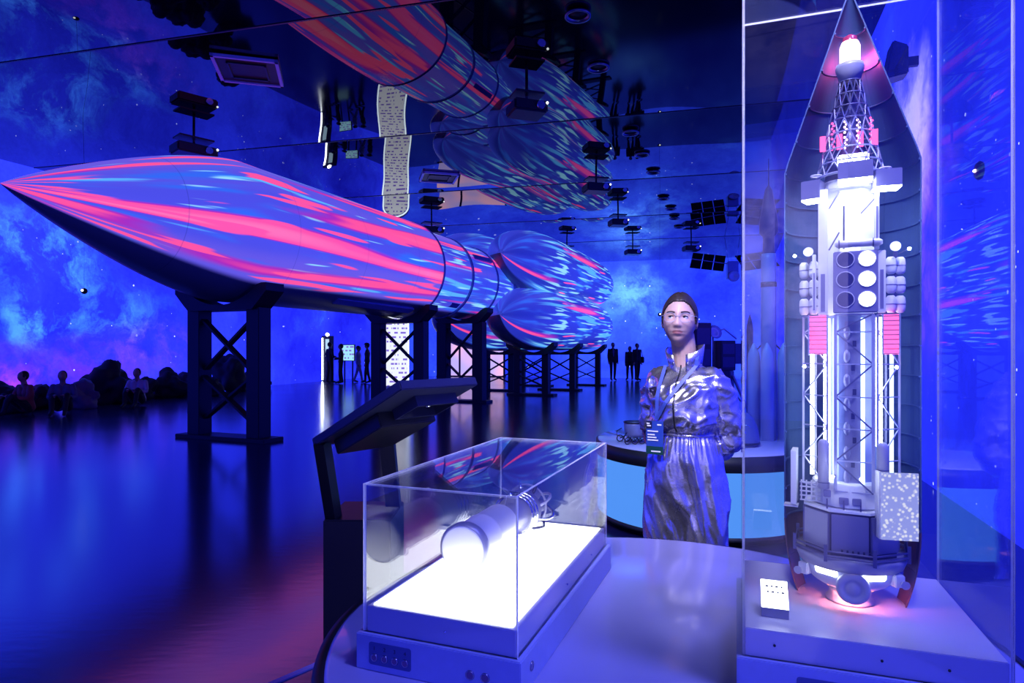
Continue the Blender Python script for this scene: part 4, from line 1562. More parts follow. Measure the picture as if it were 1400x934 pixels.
# ================================================================== CEILING EQUIPMENT
PJ = [(845, 305, 0.55, 'black projector hanging near the boosters, facing the cloud on the back wall'),
      (865, 345, 0.60, 'far black projector on a short pole in front of the bright cloud'),
      (775, 345, 0.60, 'black projector hanging above the far end of the boosters'),
      (815, 258, 0.62, 'black projector with white tail light hanging beyond the middle of the hall'),
      (720, 150, 0.60, 'large black projector hanging beside the rocket second stage'),
      (265, 207, 0.80, 'wide black projector hanging above the rocket nose cone'),
      (590, 315, 0.75, 'black projector hanging behind the rocket interstage'),
      (945, 340, 0.62, 'boxy black projector hanging next to the winged satellite')]
for (u, v, sz, lbl) in PJ:
    zz = 5.52
    Y = (zz - CAM_H) * FPX / (HOR - v)
    X = (u - 700) / FPX * Y
    pj = thing('projector', lbl, 'projector', (X, Y, 0), math.atan2(-X, Y) + 0.35, 'ceiling projectors')
    mb = MB(); mb.box((0, 0, zz), (sz, 0.5, 0.20))
    bd = mb.build('body', M_DARK, pj, bevel=0.03)
    mb = MB(); mb.cyl((sz * 0.25, -0.24, zz), (sz * 0.25, -0.31, zz), 0.07, n=18)
    ln_ = mb.build('lens', M_CHROME, pj)
    mb = MB(); mb.cyl((0, 0, zz + 0.09), (0, 0, ROOM_H - 0.01), 0.025, n=10)
    mb.build('pole', M_DARK, pj)
    mb = MB(); mb.box((0, 0, zz + 0.24), (sz * 0.85, 0.4, 0.035))
    mb.build('mount_plate', M_DARK, pj)
    mb = MB(); mb.ball((sz / 2 - 0.02, -0.25, zz + 0.06), 0.022, 10, 6)
    mb.build('status_light', glow('status_white', (0.9, 0.95, 1.0), 4.0), bd)

for (u, v, s_, lbl) in ((340, 97, 0.95, 'square ceiling hatch with a bright metal frame above the nose cone'),
                        (600, 243, 0.9, 'square ceiling hatch with a metal frame further down the hall')):
    Y = (6.0 - CAM_H) * FPX / (HOR - v)
    X = (u - 700) / FPX * Y
    hd = thing('ceiling_hatch', lbl, 'hatch', (X, Y, 5.975), -RA + 0.5, 'ceiling hatches')
    mb = MB(); mb.box((0, 0, 0.035), (s_, s_, 0.03))
    mb.build('grille', M_BLACK, hd)
    for k in range(4):
        mb = MB()
        a = k * PI / 2
        mb.box((0, s_ / 2, 0.02), (s_ + 0.05, 0.05, 0.05), M=Matrix.Rotation(a, 4, 'Z'))
        mb.build('frame_bar', M_SILVER, hd)
    for k in range(4):
        mb = MB()
        mb.box((0, s_ * 0.30, 0.012), (s_ * 0.6 + 0.03, 0.03, 0.03), M=Matrix.Rotation(k * PI / 2, 4, 'Z'))
        mb.build('inner_frame_bar', M_DARK, hd)

DLT = [(790, 22), (818, 93), (862, 182), (878, 212), (893, 236), (907, 272), (917, 286), (922, 299), (928, 311)]
dl0 = None
for k, (u, v) in enumerate(DLT):
    Y = (6.0 - CAM_H) * FPX / (HOR - v)
    X = (u - 700) / FPX * Y
    if dl0 is None:
        dl0 = thing('downlight', 'round recessed downlight with metal rim in a row along the ceiling', 'ceiling lamp', (X, Y, 5.985), 0, 'round downlights in the ceiling')
        mb = MB(); mb.lathe([(0.14, 0.05), (0.18, 0.03), (0.18, 0.0), (0.15, 0.0), (0.13, 0.03)], 28)
        mb.build('rim', mat('dim_steel', (0.12, 0.13, 0.22), 0.3, 0.8), dl0)
        mb = MB(); mb.lathe([(0.0001, 0.035), (0.145, 0.035), (0.145, 0.05), (0.0001, 0.05)], 24)
        mb.build('lens', M_BLACK, dl0)
    else:
        c = dup(dl0)
        c.location = (X, Y, 5.985)
# made-up housings for the added beams (the beams themselves are set at the top)
for (l_, t_, e_, c_, a_), lbl in zip(SPOTS, ('added black spotlight aimed at the person in silver', 'added black spotlight brightening the pale round table', 'added black spotlight brightening the blue counter')):
    d_ = (Vector(t_) - Vector(l_)).normalized()
    sp = thing('added_spotlight', lbl, 'spotlight', (l_[0], l_[1], 0), 0, 'added spotlights')
    b_ = Vector((0, 0, l_[2])) - d_ * 0.04
    mb = MB(); mb.tube([b_ - d_ * 0.28, b_ - d_ * 0.26, b_ - d_ * 0.1, b_ - d_ * 0.1], [0.06, 0.09, 0.11, 0.11], 18)
    mb.build('can', M_BLACK, sp)
    mb = MB(); mb.cyl((0, 0, l_[2] + 0.1), (0, 0, ROOM_H - 0.02), 0.02, n=8)
    mb.build('pole', M_BLACK, sp)

# loudspeaker and round lamp on the right wall
ld = thing('loudspeaker', 'dark wedge loudspeaker bracketed on the right wall', 'loudspeaker', (4.487 - 0.945 * 0.055, 7.02 + 0.327 * 0.055, 4.40), -0.333)
mb = MB(); mb.hexa([(-0.30, -0.14, 0.0), (-0.06, -0.10, 0.05), (-0.06, 0.10, 0.05), (-0.30, 0.14, 0.0), (-0.22, -0.14, 0.42), (-0.06, -0.10, 0.36), (-0.06, 0.10, 0.36), (-0.22, 0.14, 0.42)])
mb.build('cabinet', M_DARK, ld, bevel=0.015)
mb = MB(); mb.box((-0.01, 0, 0.2), (0.12, 0.06, 0.10))
mb.build('bracket', M_BLACK, ld)
wl = thing('wall_spot', 'small round magenta lamp with a white point on the right wall', 'lamp', (3.87, 5.25, 2.89), -0.333)
RX = Matrix(((0, 0, -1, 0), (1, 0, 0, 0), (0, 1, 0, 0), (0, 0, 0, 1)))
mb = MB(); mb.lathe([(0.0001, -0.01), (0.07, -0.005), (0.078, 0.015), (0.06, 0.035), (0.0001, 0.04)], 28, M=RX)
mb.build('housing', mat('magenta_housing', (0.20, 0.01, 0.12), 0.3), wl)
mb = MB(); mb.ball((-0.045, 0, 0), 0.014, 12, 8)
mb.build('bulb', glow('warm_point', (1.0, 0.8, 0.8), 8.0), wl)
# tiny mirror balls on threads in front of the projected walls
for (u, v, Y, lbl) in ((115, 398, 15.5, 'tiny mirror ball hanging in front of the left projection wall'), (902, 430, 24.0, 'tiny mirror ball hanging in front of the bright cloud on the back wall')):
    X, zz = (u - 700) / FPX * Y, CAM_H + (HOR - v) / FPX * Y
    ob = thing('mirror_ball', lbl, 'ball', (X, Y, zz), 0)
    mb = MB(); mb.ball((0, 0, 0), 0.075, 20, 12)
    mb.build('ball', M_DARK, ob)
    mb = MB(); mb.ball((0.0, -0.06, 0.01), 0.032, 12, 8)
    mb.build('painted_glint', glow('glint', (0.9, 0.95, 1.0), 3.0), ob)  # bright glint of the ball painted in as a glowing bead
    mb = MB(); mb.cyl((0, 0, 0.07), (0, 0, ROOM_H - zz - 0.005), 0.003, n=6)
    mb.build('thread', M_DARK, ob)

# ================================================================== LIT DISPLAYS AT THE FAR END
def print_rows(g, tc, c):
    """lines of small print: rows of words of uneven length"""
    sp = g.n('SeparateXYZ')
    g.nt.links.new(tc.outputs['Object'], sp.inputs[0])
    zr = g.math('MULTIPLY', sp.outputs[2], 6.0)
    cb = g.n('CombineXYZ')
    g.put(cb.inputs[0], g.math('MULTIPLY', sp.outputs[0], 9.0))
    g.put(cb.inputs[1], g.math('MULTIPLY', g.math('FLOOR', zr), 3.7))
    nz = g.noise(cb.outputs[0], 1.0, 1.0)
    word = g.step(nz.outputs[0], 0.49, 0.52)
    fr = g.math('FRACT', zr)
    row = g.math('MULTIPLY', g.math('GREATER_THAN', fr, 0.3), g.math('LESS_THAN', fr, 0.72))
    return g.mix(g.math('MULTIPLY', word, row), c, (0.20, 0.13, 0.62))


py = thing('light_pylon', 'tall glowing white pylon with printed rows and rounded head', 'display', (-4.38, 24.0, 0), 0.1)
pts = [(0.5, 0.0), (0.5, 5.2)] + [(0.5 * math.cos(a), 5.2 + 0.48 * math.sin(a)) for a in [PI * k / 10 for k in range(1, 10)]] + [(-0.5, 5.2), (-0.5, 0.0)]
RXZ = Matrix(((1, 0, 0, 0), (0, 0, 1, 0), (0, 1, 0, 0), (0, 0, 0, 1)))
mb = MB(); mb.prism(pts, -0.12, 0.12, M=RXZ)
mb.build('body', M_WHITE, py)
mb = MB(); mb.prism([(x * 0.86, 0.1 + z * 0.965) for x, z in pts], -0.135, -0.118, M=RXZ)
mb.build('screen', glow('pylon_screen', (0.80, 0.84, 1.0), 1.15, print_rows), py)
mb = MB(); mb.tube([(x * 0.94, -0.13, 0.05 + z * 0.985) for x, z in pts], 0.025, 6)
mb.build('neon_edge', glow('neon_white', (0.75, 0.9, 1.0), 3.0), py)

ws = thing('glowing_screen', 'wide pale pink glowing screen standing against the back wall', 'screen', (-2.25, 34.75, 0), -RA)
def pinkgrad(g, tc, c):
    return g.mix(g.step(g.noise(tc.outputs['Object'], 0.5, 1.0).outputs[0], 0.4, 0.6), (0.50, 0.42, 1.0), (0.95, 0.50, 0.78))
mb = MB(); mb.box((0, 0, 1.35), (3.7, 0.08, 2.6))
mb.build('screen', glow('pink_screen', (0.8, 0.55, 0.9), 1.1, pinkgrad), ws)
mb = MB(); mb.box((0, 0.02, 0.03), (3.9, 0.3, 0.06))
mb.build('foot', M_DARK, ws)
for x in (-0.62, 1.9):
    mb = MB(); mb.box((x, -0.05, 1.35), (0.10, 0.05, 2.7))
    mb.build('mullion', M_DARK, ws)

bt = thing('information_booth', 'dark information booth with a white light strip and a lit screen by the left wall', 'booth', (-8.25, 29.3, 0), -RA - 0.3)
mb = MB(); mb.box((-0.45, 0.1, 1.05), (0.5, 0.3, 2.1))
mb.build('cabinet', M_DARK, bt, bevel=0.01)
mb = MB(); mb.box((-0.62, -0.06, 1.03), (0.07, 0.03, 1.95))
mb.build('light_strip', M_TUBE, bt)
mb = MB(); mb.box((-0.30, -0.06, 1.55), (0.22, 0.02, 0.8))
mb.build('poster', glow('poster_glow', (0.5, 0.75, 1.0), 1.0), bt)
mb = MB(); mb.ball((-0.3, -0.05, 2.16), 0.08, 12, 8)
mb.build('globe_lamp', M_TUBE, bt)
mb = MB(); mb.box((0.95, 0.05, 1.32), (0.80, 0.06, 0.75))
sc_ = mb.build('screen', M_DARK, bt)
mb = MB(); mb.box((0.95, 0.015, 1.32), (0.74, 0.015, 0.69))
mb.build('picture', glow('screen_picture', (0.35, 0.75, 0.95), 1.1, print_rows), sc_)
for x in (0.7, 1.2):
    mb = MB(); mb.box((x, 0.06, 0.48), (0.05, 0.05, 0.96))
    mb.build('leg', M_DARK, bt)

# ================================================================== ROCKS AT THE LEFT WALL
M_ROCK = mat('dark_rock', (0.010, 0.010, 0.018), 0.7, var=0.5, nscale=3, bump=0.4, bscale=6)
M_ROCKP = mat('pale_rock', (0.12, 0.12, 0.20), 0.6, var=0.2, nscale=3, bump=0.3, bscale=6)


def rock(name, c, r, label, m_, seed, group='boulders along the left wall'):
    bm = bmesh.new()
    bmesh.ops.create_icosphere(bm, subdivisions=4, radius=1.0)
    for v_ in bm.verts:
        p = v_.co.copy()
        d = 0.75 + 0.45 * mnoise.noise(p * 1.1 + Vector((seed * 7.1, seed * 3.3, seed))) + 0.16 * mnoise.noise(p * 3.1 + Vector((seed, 5, 2)))
        q = p * d
        v_.co = Vector((q.x * r[0], q.y * r[1], max(0.0, q.z * r[2] + r[2] * 0.55)))
    me = bpy.data.meshes.new(name)
    bm.to_mesh(me)
    bm.free()
    for p_ in me.polygons:
        p_.use_smooth = True
    me.materials.append(m_)
    o = bpy.data.objects.new(name, me)
    COL.objects.link(o)
    o.location = c
    tag(o, label, 'rock', group)
    return o


def wall_pt(u, off):
    """point on the floor seen at column u, off metres in front of the left wall"""
    k = (u - 700) / FPX
    y = (-16.23 + off) / (k - 0.249)
    return (k * y, y, 0)


RK = [(2, 1.0, 0.95, 0.50), (52, 0.8, 0.66, 0.40), (108, 1.75, 0.74, 0.46), (148, 1.2, 0.95, 0.80), (192, 0.8, 0.68, 0.44), (231, 1.0, 0.8, 0.58),
      (262, 0.9, 0.8, 0.60), (290, 1.95, 0.5, 0.45), (314, 0.9, 0.8, 0.95), (338, 1.0, 0.7, 0.52), (356, 0.9, 0.7, 0.34)]
for i, (u, off, rx, rz_) in enumerate(RK):
    if i == 2:
        rock('boulder', wall_pt(u, off), (rx * 0.80, rx * 0.66, rz_), 'smooth pale rounded boulder catching the blue light', M_ROCKP, i)
    elif i in (3, 8):
        rock('boulder', wall_pt(u, off), (rx * 0.80, rx * 0.66, rz_), ('tall dark boulder beside the smooth pale boulder' if i == 3 else 'tall pointed dark boulder seen behind the nose-cone trestle'), M_ROCK, i)
    elif i == 0:
        rock('boulder', wall_pt(u, off), (rx * 0.80, rx * 0.66, rz_), 'dark boulder under the red glow at the edge of the projection', M_ROCK, i)
    else:
        rock('boulder', wall_pt(u, off), (rx * 0.80, rx * 0.66, rz_), 'low dark boulder at the foot of the left projection wall', M_ROCK, i)

# ================================================================== PEOPLE
def remesh(mb, voxel, smooth=2, sfac=0.5):
    """one continuous surface from overlapping closed pieces"""
    o = mb.build('tmp_body', M_WHITE)
    md = o.modifiers.new('r', 'REMESH')
    md.mode = 'VOXEL'
    md.voxel_size = voxel
    md.use_smooth_shade = True
    if smooth:
        m2 = o.modifiers.new('s', 'SMOOTH')
        m2.factor = sfac
        m2.iterations = smooth
    dg = bpy.context.evaluated_depsgraph_get()
    dg.update()
    me = bpy.data.meshes.new_from_object(o.evaluated_get(dg))
    old = o.data
    bpy.data.objects.remove(o)
    bpy.data.meshes.remove(old)
    me.materials.clear()
    return me


def mesh_obj(name, me, mats, parent=None):
    for m_ in mats:
        me.materials.append(m_)
    for p_ in me.polygons:
        p_.use_smooth = True
    o = bpy.data.objects.new(name, me)
    COL.objects.link(o)
    o.parent = parent
    return o


def limb(mb, pts, rad, n=16, sub=4):
    """round tapered limb through the points, with rounded ends"""
    P, Rr = [], []
    pts = [Vector(p) for p in pts]
    m = len(pts)
    for i in range(m - 1):
        p0, p1, p2, p3 = pts[max(i - 1, 0)], pts[i], pts[i + 1], pts[min(i + 2, m - 1)]
        for k in range(sub):
            t = k / sub
            P.append(0.5 * ((2 * p1) + (p2 - p0) * t + (2 * p0 - 5 * p1 + 4 * p2 - p3) * t * t + (3 * p1 - p0 - 3 * p2 + p3) * t ** 3))
            Rr.append(rad[i] + (rad[i + 1] - rad[i]) * (t * t * (3 - 2 * t)))
    P.append(pts[-1]); Rr.append(rad[-1])
    mb.tube(P, Rr, n)
    mb.ball(P[0], Rr[0], n, 10)
    mb.ball(P[-1], Rr[-1], n, 10)


def loft(mb, rings, n=40, ex=2.3):
    """closed body of stacked super-ellipses: (z, cx, cy, rx, ry)"""
    V, F = [], []
    for (z, cx, cy_, rx, ry) in rings:
        for k in range(n):
            a = 2 * PI * k / n
            c, s_ = math.cos(a), math.sin(a)
            V.append((cx + rx * math.copysign(abs(c) ** (2 / ex), c), cy_ + ry * math.copysign(abs(s_) ** (2 / ex), s_), z))
    for i in range(len(rings) - 1):
        for k in range(n):
            l = (k + 1) % n
            F.append((i * n + k, i * n + l, (i + 1) * n + l, (i + 1) * n + k))
    F.append(tuple(range(n - 1, -1, -1)))
    F.append(tuple((len(rings) - 1) * n + k for k in range(n)))
    mb.add(V, F, 0, True)


def gauss(x, s_):
    return math.exp(-0.5 * (x / s_) ** 2)


def head_pt(ph, la, hair=0.0):
    """point of the head surface; ph from the crown, la round the head (-pi/2 is the face)"""
    dx, dy, dz = math.sin(ph) * math.cos(la), math.sin(ph) * math.sin(la), math.cos(ph)
    x, y, z = 0.0735 * dx, 0.095 * dy, 0.116 * dz
    if z > 0:
        x *= 1.0 + 0.04 * math.sin(min(1, z / 0.1) * PI)
    else:
        t = -z / 0.116
        x *= 1 - 0.30 * t ** 2.2
        if y > 0:
            y *= 1 - 0.5 * t
        else:
            y *= 1 - 0.06 * t * t
    if hair:
        l = math.sqrt(x * x + y * y + z * z)
        k = 1 + hair / max(l, 1e-4)
        return Vector((x * k, y * k, z * k))
    f = max(0.0, -dy)
    f = min(1.0, f * 2.2)
    if f > 0:
        d = 0.0
        ax = abs(x)
        d += 0.0075 * gauss(x, 0.0075) * gauss(z + 0.002, 0.020)           # bridge
        d += 0.0150 * gauss(x, 0.0095) * gauss(z + 0.030, 0.0105)          # tip
        d += 0.007 * gauss(ax - 0.011, 0.006) * gauss(z + 0.034, 0.007)    # wings
        d -= 0.0125 * gauss(ax - 0.031, 0.0145) * gauss(z - 0.004, 0.0105)  # sockets
        d += 0.0035 * gauss(ax - 0.030, 0.018) * gauss(z - 0.024, 0.006)   # brow
        d += 0.0045 * gauss(ax - 0.042, 0.016) * gauss(z + 0.022, 0.016)   # cheekbone
        d += 0.0065 * gauss(x, 0.019) * gauss(z + 0.0545, 0.0048)          # upper lip
        d += 0.0075 * gauss(x, 0.015) * gauss(z + 0.0655, 0.0052)          # lower lip
        d -= 0.0050 * gauss(x, 0.022) * gauss(z + 0.0600, 0.0020)          # mouth line
        d -= 0.0030 * gauss(x, 0.015) * gauss(z + 0.076, 0.005)
        d += 0.0070 * gauss(x, 0.017) * gauss(z + 0.096, 0.013)            # chin
        y -= d * f
    return Vector((x, y, z))


# ------------------------------------------------------------------ the guide in the silver jumpsuit
WX, WY, WRZ = 0.795, 2.93, -math.radians(33)
pw = thing('person', 'woman in a shiny silver jumpsuit with a lanyard badge, hands behind her back', 'person', (WX, WY, 0), WRZ)
MH = Matrix.Translation((-0.012, -0.035, 1.541)) @ Matrix.Rotation(math.radians(13), 4, 'Z') @ Matrix.Rotation(math.radians(-5), 4, 'X') @ Matrix.Rotation(math.radians(2), 4, 'Y') @ Matrix.Diagonal((1.0, 1.0, 1.06, 1.0))

m, nt, out = nodes_of('skin')
g = NG(nt)
b = g.n('BsdfPrincipled')
tc = g.n('TexCoord')
nz = g.noise(tc.outputs['Object'], 30.0, 4.0)
g.put(b.inputs['Base Color'], g.mix(nz.outputs[0], (0.56, 0.36, 0.31), (0.64, 0.43, 0.37)))
b.inputs['Roughness'].default_value = 0.42
b.inputs['Subsurface Weight'].default_value = 0.12
b.inputs['Subsurface Scale'].default_value = 0.01
nt.links.new(b.outputs[0], out.inputs[0])
M_SKIN = m
M_LIP = mat('lips', (0.50, 0.20, 0.20), 0.35)
M_HAIR = mat('brown_hair', (0.030, 0.020, 0.020), 0.45, var=0.4, nscale=60)
M_BROW = mat('brow', (0.06, 0.035, 0.03), 0.6)

body = MB()
NPH, NLA = 110, 140
V, F = [], []
for i in range(NPH + 1):
    for j in range(NLA):
        V.append(MH @ head_pt(0.002 + (PI - 0.004) * i / NPH, 2 * PI * j / NLA))
for i in range(NPH):
    for j in range(NLA):
        F.append((i * NLA + j, (i + 1) * NLA + j, (i + 1) * NLA + (j + 1) % NLA, i * NLA + (j + 1) % NLA))
F.append(tuple(range(NLA)))
F.append(tuple(NPH * NLA + k for k in range(NLA - 1, -1, -1)))
body.add(V, F, 0, True)
for sx in (-1, 1):      # ears
    body.ball((0, 0, 0), 1.0, 16, 12, M=MH @ Matrix.Translation((sx * 0.0735, 0.012, -0.008)) @ Matrix.Rotation(sx * 0.35, 4, 'Z') @ Matrix.Rotation(-0.15, 4, 'X') @ Matrix.Diagonal((0.0075, 0.016, 0.030, 1)))
EYE = {}
for sx in (-1, 1):
    ec = Vector((sx * 0.0305, -0.0705, 0.003))
    EYE[sx] = ec
    for (ta, tb_) in ((0.30, PI), (-PI, -0.30)):       # upper and lower lid: caps of a slightly larger ball
        Rl = 0.0136
        n_ = 20
        t0 = ta if ta > 0 else -tb_
        up = 1 if ta > 0 else -1
        zc_ = Rl * math.sin(0.34 if up > 0 else 0.46)
        prof = [(0.0001, up * zc_)] + [(Rl * math.cos(q), up * Rl * math.sin(q)) for q in [ (0.34 if up > 0 else 0.46) + (PI / 2 - (0.34 if up > 0 else 0.46)) * k / 8 for k in range(9)]]
        prof[-1] = (0.0001, up * Rl)
        body.lathe(prof, n_, M=MH @ Matrix.Translation(ec) @ Matrix.Rotation(-0.10 * sx * up, 4, 'Y'))
limb(body, [(0.0, 0.020, 1.30), (-0.004, 0.012, 1.38), (-0.010, -0.006, 1.47)], [0.062, 0.054, 0.055])
loft(body, [(0.80, 0, 0.02, 0.12, 0.085), (0.95, 0, 0.015, 0.12, 0.08), (1.05, 0, 0.005, 0.10, 0.072), (1.20, 0, 0.0, 0.11, 0.078), (1.27, 0, 0.01, 0.10, 0.06), (1.32, 0, 0.02, 0.07, 0.048), (1.345, 0, 0.02, 0.05, 0.045)])
ARM = {}
for sx in (-1, 1):
    sh, el, wr = Vector((sx * 0.142, 0.02, 1.272)), Vector((sx * 0.172, 0.09, 1.02)), Vector((sx * 0.055, 0.185, 0.90))
    ARM[sx] = (sh, el, wr)
    limb(body, [sh + Vector((-sx * 0.025, 0, -0.02)), el, wr], [0.034, 0.030, 0.024])
    # hand: palm and five fingers clasped behind the back
    d = Vector((-sx * 0.9, 0.1, -0.42)).normalized()
    off = Vector((0, 0.035 if sx > 0 else 0.0, 0))
    pc = wr + d * 0.05 + off * 0.6
    limb(body, [wr, pc, pc + d * 0.035], [0.026, 0.032, 0.028])
    side = Vector((0, 0, 1)).cross(d).normalized()
    upv = d.cross(side).normalized()
    for k in range(4):
        L_ = (0.060, 0.070, 0.065, 0.050)[k]
        b0 = pc + d * 0.045 + upv * (0.028 - 0.019 * k)
        limb(body, [b0, b0 + d * L_ * 0.55 - side * 0.010 * sx, b0 + d * L_ * 0.8 - side * 0.032 * sx], [0.0095, 0.009, 0.008], 10, 3)
    b0 = pc + upv * 0.022
    limb(body, [b0, b0 + upv * 0.024 + d * 0.02, b0 + upv * 0.030 + d * 0.052], [0.012, 0.010, 0.0085], 10, 3)
for sx in (-1, 1):
    limb(body, [(sx * 0.085, 0.02, 0.86), (sx * 0.09, 0.01, 0.48), (sx * 0.09, 0.03, 0.09)], [0.070, 0.048, 0.034])
    limb(body, [(sx * 0.09, 0.05, 0.045), (sx * 0.10, -0.06, 0.035), (sx * 0.105, -0.13, 0.028)], [0.036, 0.036, 0.026])
me = remesh(body, 0.0036, 1, 0.4)
bo = mesh_obj('body', me, [M_SKIN, M_LIP], pw)
MHI = MH.inverted()
for p_ in me.polygons:
    c = MHI @ p_.center
    if c.y < -0.06 and -0.0735 < c.z < -0.0485 and abs(c.x) < 0.022:
        zt_ = -0.0515 - 0.006 * (abs(c.x) / 0.023) ** 2 - 0.0018 * gauss(c.x, 0.004)
        zb_ = -0.0695 + 0.0075 * (abs(c.x) / 0.023) ** 2
        if zb_ < c.z < zt_:
            p_.material_index = 1

# eyes, brows, lashes
M_EYE = [mat('eye_white', (0.70, 0.70, 0.74), 0.15), mat('iris', (0.05, 0.07, 0.10), 0.1), mat('pupil', (0.004, 0.004, 0.006), 0.05)]
gz = Vector((-0.34, -0.90, 0.26)).normalized()
for sx in (-1, 1):
    mb = MB(); mb.ball((0, 0, 0), 0.0126, 32, 24)
    for i, f in enumerate(mb.f):
        c = sum((Vector(mb.v[q]) for q in f), Vector()) / len(f)
        a = c.angle(gz)
        mb.m[i] = 2 if a < 0.26 else (1 if a < 0.58 else 0)
    o = mb.build('eye', M_EYE, pw)
    o.matrix_local = MH @ Matrix.Translation(EYE[sx])
    mb = MB()
    pts = []
    for k in range(9):
        t = -1 + 2 * k / 8
        pts.append(EYE[sx] + Vector((t * 0.0135, -0.0138 * math.cos(t * 0.95) - 0.0004, 0.0052 - 0.0042 * t * t)))
    mb.tube(pts, [0.0008, 0.0015, 0.0020, 0.0023, 0.0023, 0.0023, 0.0020, 0.0016, 0.0009], 6)
    o = mb.build('lashes', M_HAIR, pw)
    o.matrix_local = MH
    mb = MB()
    pts, rr = [], []
    for k in range(9):
        t = k / 8
        x = sx * (0.014 + 0.036 * t)
        z = 0.0215 + 0.0065 * math.sin(t * PI * 0.75) - 0.003 * t
        ph = math.acos(max(-1, min(1, z / 0.116)))
        yy = -0.097 * math.sqrt(max(0.01, 1 - (x / 0.0745) ** 2 - (z / 0.116) ** 2)) - 0.0015
        pts.append((x, yy, z)); rr.append(0.0026 * (1 - 0.6 * t) + 0.0005)
    mb.tube(pts, rr, 6)
    o = mb.build('eyebrow', M_BROW, pw)
    o.matrix_local = MH

# hair drawn back into a bun
hb = MB()
V, F, idx = [], [], {}
NPH2, NLA2 = 60, 96
def hair_ok(p):
    # front hairline high on the forehead, falling past the temples behind the ears to the nape
    if p.y < -0.02:
        return p.z > 0.074 - 1.7 * max(0.0, p.y + 0.078)
    return p.z > 0.004 if p.y < 0.028 else p.z > -0.075
for i in range(NPH2 + 1):
    for j in range(NLA2):
        p = head_pt(0.002 + (PI - 0.004) * i / NPH2, 2 * PI * j / NLA2, 0.0075)
        part = 0.0022 * gauss(p.x, 0.004) if p.z > 0.06 and p.y < 0.03 else 0
        p = p * (1 - part / 0.1)
        V.append(p)
for i in range(NPH2):
    for j in range(NLA2):
        q = (i * NLA2 + j, (i + 1) * NLA2 + j, (i + 1) * NLA2 + (j + 1) % NLA2, i * NLA2 + (j + 1) % NLA2)
        c = (V[q[0]] + V[q[1]] + V[q[2]] + V[q[3]]) / 4
        if hair_ok(c):
            F.append(q)
used = sorted({k for f in F for k in f})
mp = {k: n_ for n_, k in enumerate(used)}
hb.add([V[k] for k in used], [tuple(mp[k] for k in f) for f in F], 0, True)
ho = hb.build('hair', M_HAIR, pw)
ho.matrix_local = MH
md = ho.modifiers.new('thick', 'SOLIDIFY'); md.thickness = 0.006; md.offset = -1
mb = MB(); mb.ball((0, 0.100, 0.018), 0.032, 20, 14, sc=(1.1, 0.9, 1.0))
bn = mb.build('hair_bun', M_HAIR, pw); bn.matrix_local = MH

# thin clear spectacles
M_FRAME = mat('clear_frame', (0.55, 0.55, 0.70), 0.15, 0.3)
sg_ = MB()
for sx in (-1, 1):
    pts = []
    for k in range(20):
        a = 2 * PI * k / 20
        pts.append((sx * 0.033 + 0.0235 * math.copysign(abs(math.cos(a)) ** 0.7, math.cos(a)), -0.0965 + 0.006 * abs(math.cos(a)) * (1 if math.cos(a) * sx > 0 else 0), -0.001 + 0.0195 * math.copysign(abs(math.sin(a)) ** 0.7, math.sin(a))))
    sg_.tube(pts, 0.0009, 6, closed=True)
    sg_.tube([(sx * 0.0565, -0.090, 0.008), (sx * 0.077, -0.055, 0.010), (sx * 0.081, 0.0, 0.008), (sx * 0.080, 0.020, -0.004)], 0.0011, 6)
sg_.tube([(-0.0095, -0.098, 0.003), (0, -0.1035, 0.006), (0.0095, -0.098, 0.003)], 0.0009, 6)
so = sg_.build('spectacles', M_FRAME, pw); so.matrix_local = MH

# ---- jumpsuit
suit = MB()
loft(suit, [(0.44, 0, 0.012, 0.04, 0.02), (0.54, 0, 0.012, 0.10, 0.055), (0.64, 0, 0.014, 0.14, 0.090), (0.72, 0, 0.015, 0.162, 0.112), (0.80, 0, 0.015, 0.172, 0.122), (0.90, 0, 0.012, 0.166, 0.120), (0.98, 0, 0.008, 0.146, 0.106), (1.015, 0, 0.004, 0.130, 0.096),
            (1.03, 0, 0.002, 0.130, 0.098), (1.06, 0, -0.004, 0.148, 0.118), (1.10, 0, -0.008, 0.152, 0.124), (1.17, 0, -0.008, 0.150, 0.122), (1.235, 0, -0.002, 0.148, 0.106),
            (1.285, 0, 0.010, 0.140, 0.085), (1.318, 0, 0.018, 0.112, 0.068), (1.340, 0, 0.020, 0.072, 0.060), (1.350, 0, 0.020, 0.062, 0.056)], 48)
for sx in (-1, 1):
    sh, el, wr = ARM[sx]
    limb(suit, [sh + Vector((-sx * 0.03, 0, 0.005)), sh + Vector((sx * 0.012, 0.01, -0.06)), (sh + el) / 2 + Vector((sx * 0.012, 0, 0)), el + Vector((sx * 0.012, 0, -0.02)), (el + wr) / 2 + Vector((0, 0.01, -0.02)), wr + Vector((sx * 0.012, -0.004, 0.01))],
         [0.058, 0.060, 0.058, 0.060, 0.054, 0.036], 20, 5)
    limb(suit, [(sx * 0.088, 0.015, 0.80), (sx * 0.096, 0.008, 0.62), (sx * 0.092, 0.008, 0.42), (sx * 0.090, 0.020, 0.22), (sx * 0.090, 0.030, 0.12)], [0.100, 0.098, 0.088, 0.074, 0.060], 24, 5)
sme = remesh(suit, 0.0062, 3, 0.5)
nv = len(sme.vertices)
co = np.empty(nv * 3); sme.vertices.foreach_get('co', co); co = co.reshape(-1, 3)
no = np.empty(nv * 3); sme.vertices.foreach_get('normal', no); no = no.reshape(-1, 3)


def ridge(p):
    v_ = mnoise.noise(p)
    return (1 - abs(v_) * 2.2)


